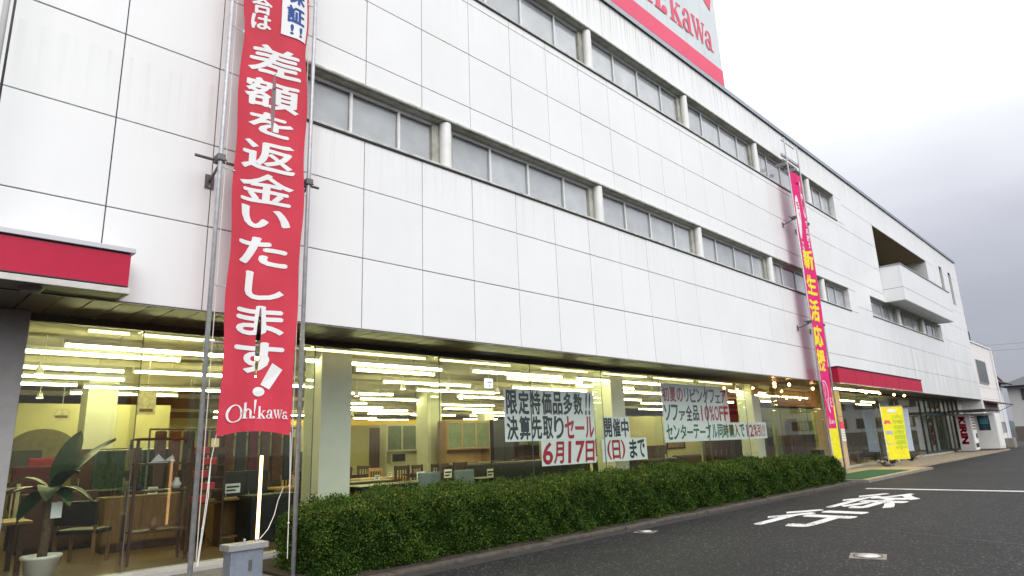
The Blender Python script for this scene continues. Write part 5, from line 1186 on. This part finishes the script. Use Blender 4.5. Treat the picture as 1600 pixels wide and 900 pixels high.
PH('roof', MB().add([(56.9, -.2, 4.9), (61.4, -.2, 4.9), (61.4, 8.2, 4.9), (56.9, 8.2, 4.9), (56.9, 4, 7.3), (61.4, 4, 7.3)], [(0, 1, 5, 4), (2, 3, 4, 5), (0, 4, 3), (1, 2, 5), (0, 3, 2, 1)]), mat('slate_roof', (.09, .11, .14), .6, var=.2))
PH('gable_board', MB().tube([(57.4, -.25, 4.95), (57.0, .6, 6.2), (56.9, 1.2, 6.9)], .09, 6), mat('brown_board', (.16, .05, .04), .6))
PH('gutter', MB().tube([(56.9, -.28, 4.88), (61.5, -.28, 4.88)], .08, 8), M_darksteel)
fb = thing('apartment_building', 'low two-storey block with white bands and dark windows at the far right', 'building', (92, -5, 0))
def PF(n, m, t): return part(n, m, t, fb, loc=(-92, 5, 0))
PF('wall', MB().box(88, 100, -28, 3.5, 0, 6.0), mat('white_band_wall', (.50, .49, .48), .8, var=.1))
PF('roof', MB().add([(87, -29, 6.0), (101, -29, 6.0), (101, 4.2, 6.0), (87, 4.2, 6.0), (94, -24, 8.2), (94, 0, 8.2)], [(0, 1, 4), (1, 2, 5, 4), (2, 3, 5), (3, 0, 4, 5), (0, 3, 2, 1)]), mat('grey_roof_tiles', (.07, .075, .085), .7, var=.3))
PF('brick_base', MB().box(87.9, 88, -28, 3.5, 0, 1.5), mat('brown_base', (.12, .10, .085), .8, var=.2))
for k in range(7):
    for z in (2.0, 4.4):
        y = 2.3-k*4.2
        f = PF('window', MB().box(87.93, 88.0, y-3.0, y, z, z+1.25), mat('dark_window_frame', (.06, .04, .035), .5))
        part('curtain', MB().box(87.9, 87.925, y-1.9, y-.7, z+.1, z+1.15), mat('beige_curtain', (.4, .36, .28), .8), f)
# distant low hills
hm = MB(); n = 60
for i in range(n+1):
    x = -200+i*16; h_ = 6+3*math.sin(i*.5)+4*math.sin(i*1.3)
    hm.v += [(x, 420, 0), (x, 420+20, h_), (x, 520, 0)]
for i in range(n):
    for k in (0, 1): a = i*3+k; hm.f.append((a, a+3, a+4, a+1)); hm.m.append(0)
for i in range(n+1):
    y = 500-i*16; h_ = 6+3*math.sin(i*.6)+4*math.sin(i*1.7)
    hm.v += [(480, y, 0), (500, y, h_), (560, y, 0)]
o_ = (n+1)*3
for i in range(n):
    for k in (0, 1): a = o_+i*3+k; hm.f.append((a, a+1, a+4, a+3)); hm.m.append(0)
struct('hills', hm, mat('far_trees', (.05, .07, .07), .9, var=.3, scale=.05), smooth=True)
ul = thing('utility_wire', 'thin power lines crossing the grey sky behind the annex', 'wire', (100, 0, 0))
for z in (10.2, 10.9): part('wire', MB().tube([(-10+0, 40, z+1.5), (-10, 0, z), (-10, -60, z+2)], .012, 5), M_black, ul)
part('utility_pole', MB().tube([(-10, 40, 0), (-10, 40, 13)], [.18, .12], 10), M_conc, ul)

# ---- own label for each look-alike of the crowded middle of the store, by its order from the left
def order_label(group, base):
    obs = [o for o in bpy.data.objects if o.get('group') == group and o.parent is None]
    obs.sort(key=lambda o: (o.location.x-CAM.x)/(o.location.y-CAM.y))
    for i, o in enumerate(obs): o['label'] = f"{base}, {'leftmost' if i == 0 else 'rightmost' if i == len(obs)-1 else ORD[i]+' from the left'}"
order_label('dark dining chairs in the middle of the store', 'dark slatted chair in the crowded middle of the store')
order_label('dark tables in the middle of the store', 'dark table in the crowded middle of the store')
order_label('dark cupboards at the back of the store', 'dark cupboard at the back of the store')
order_label('price cards in the middle of the store', 'small white price card on the displayed furniture')
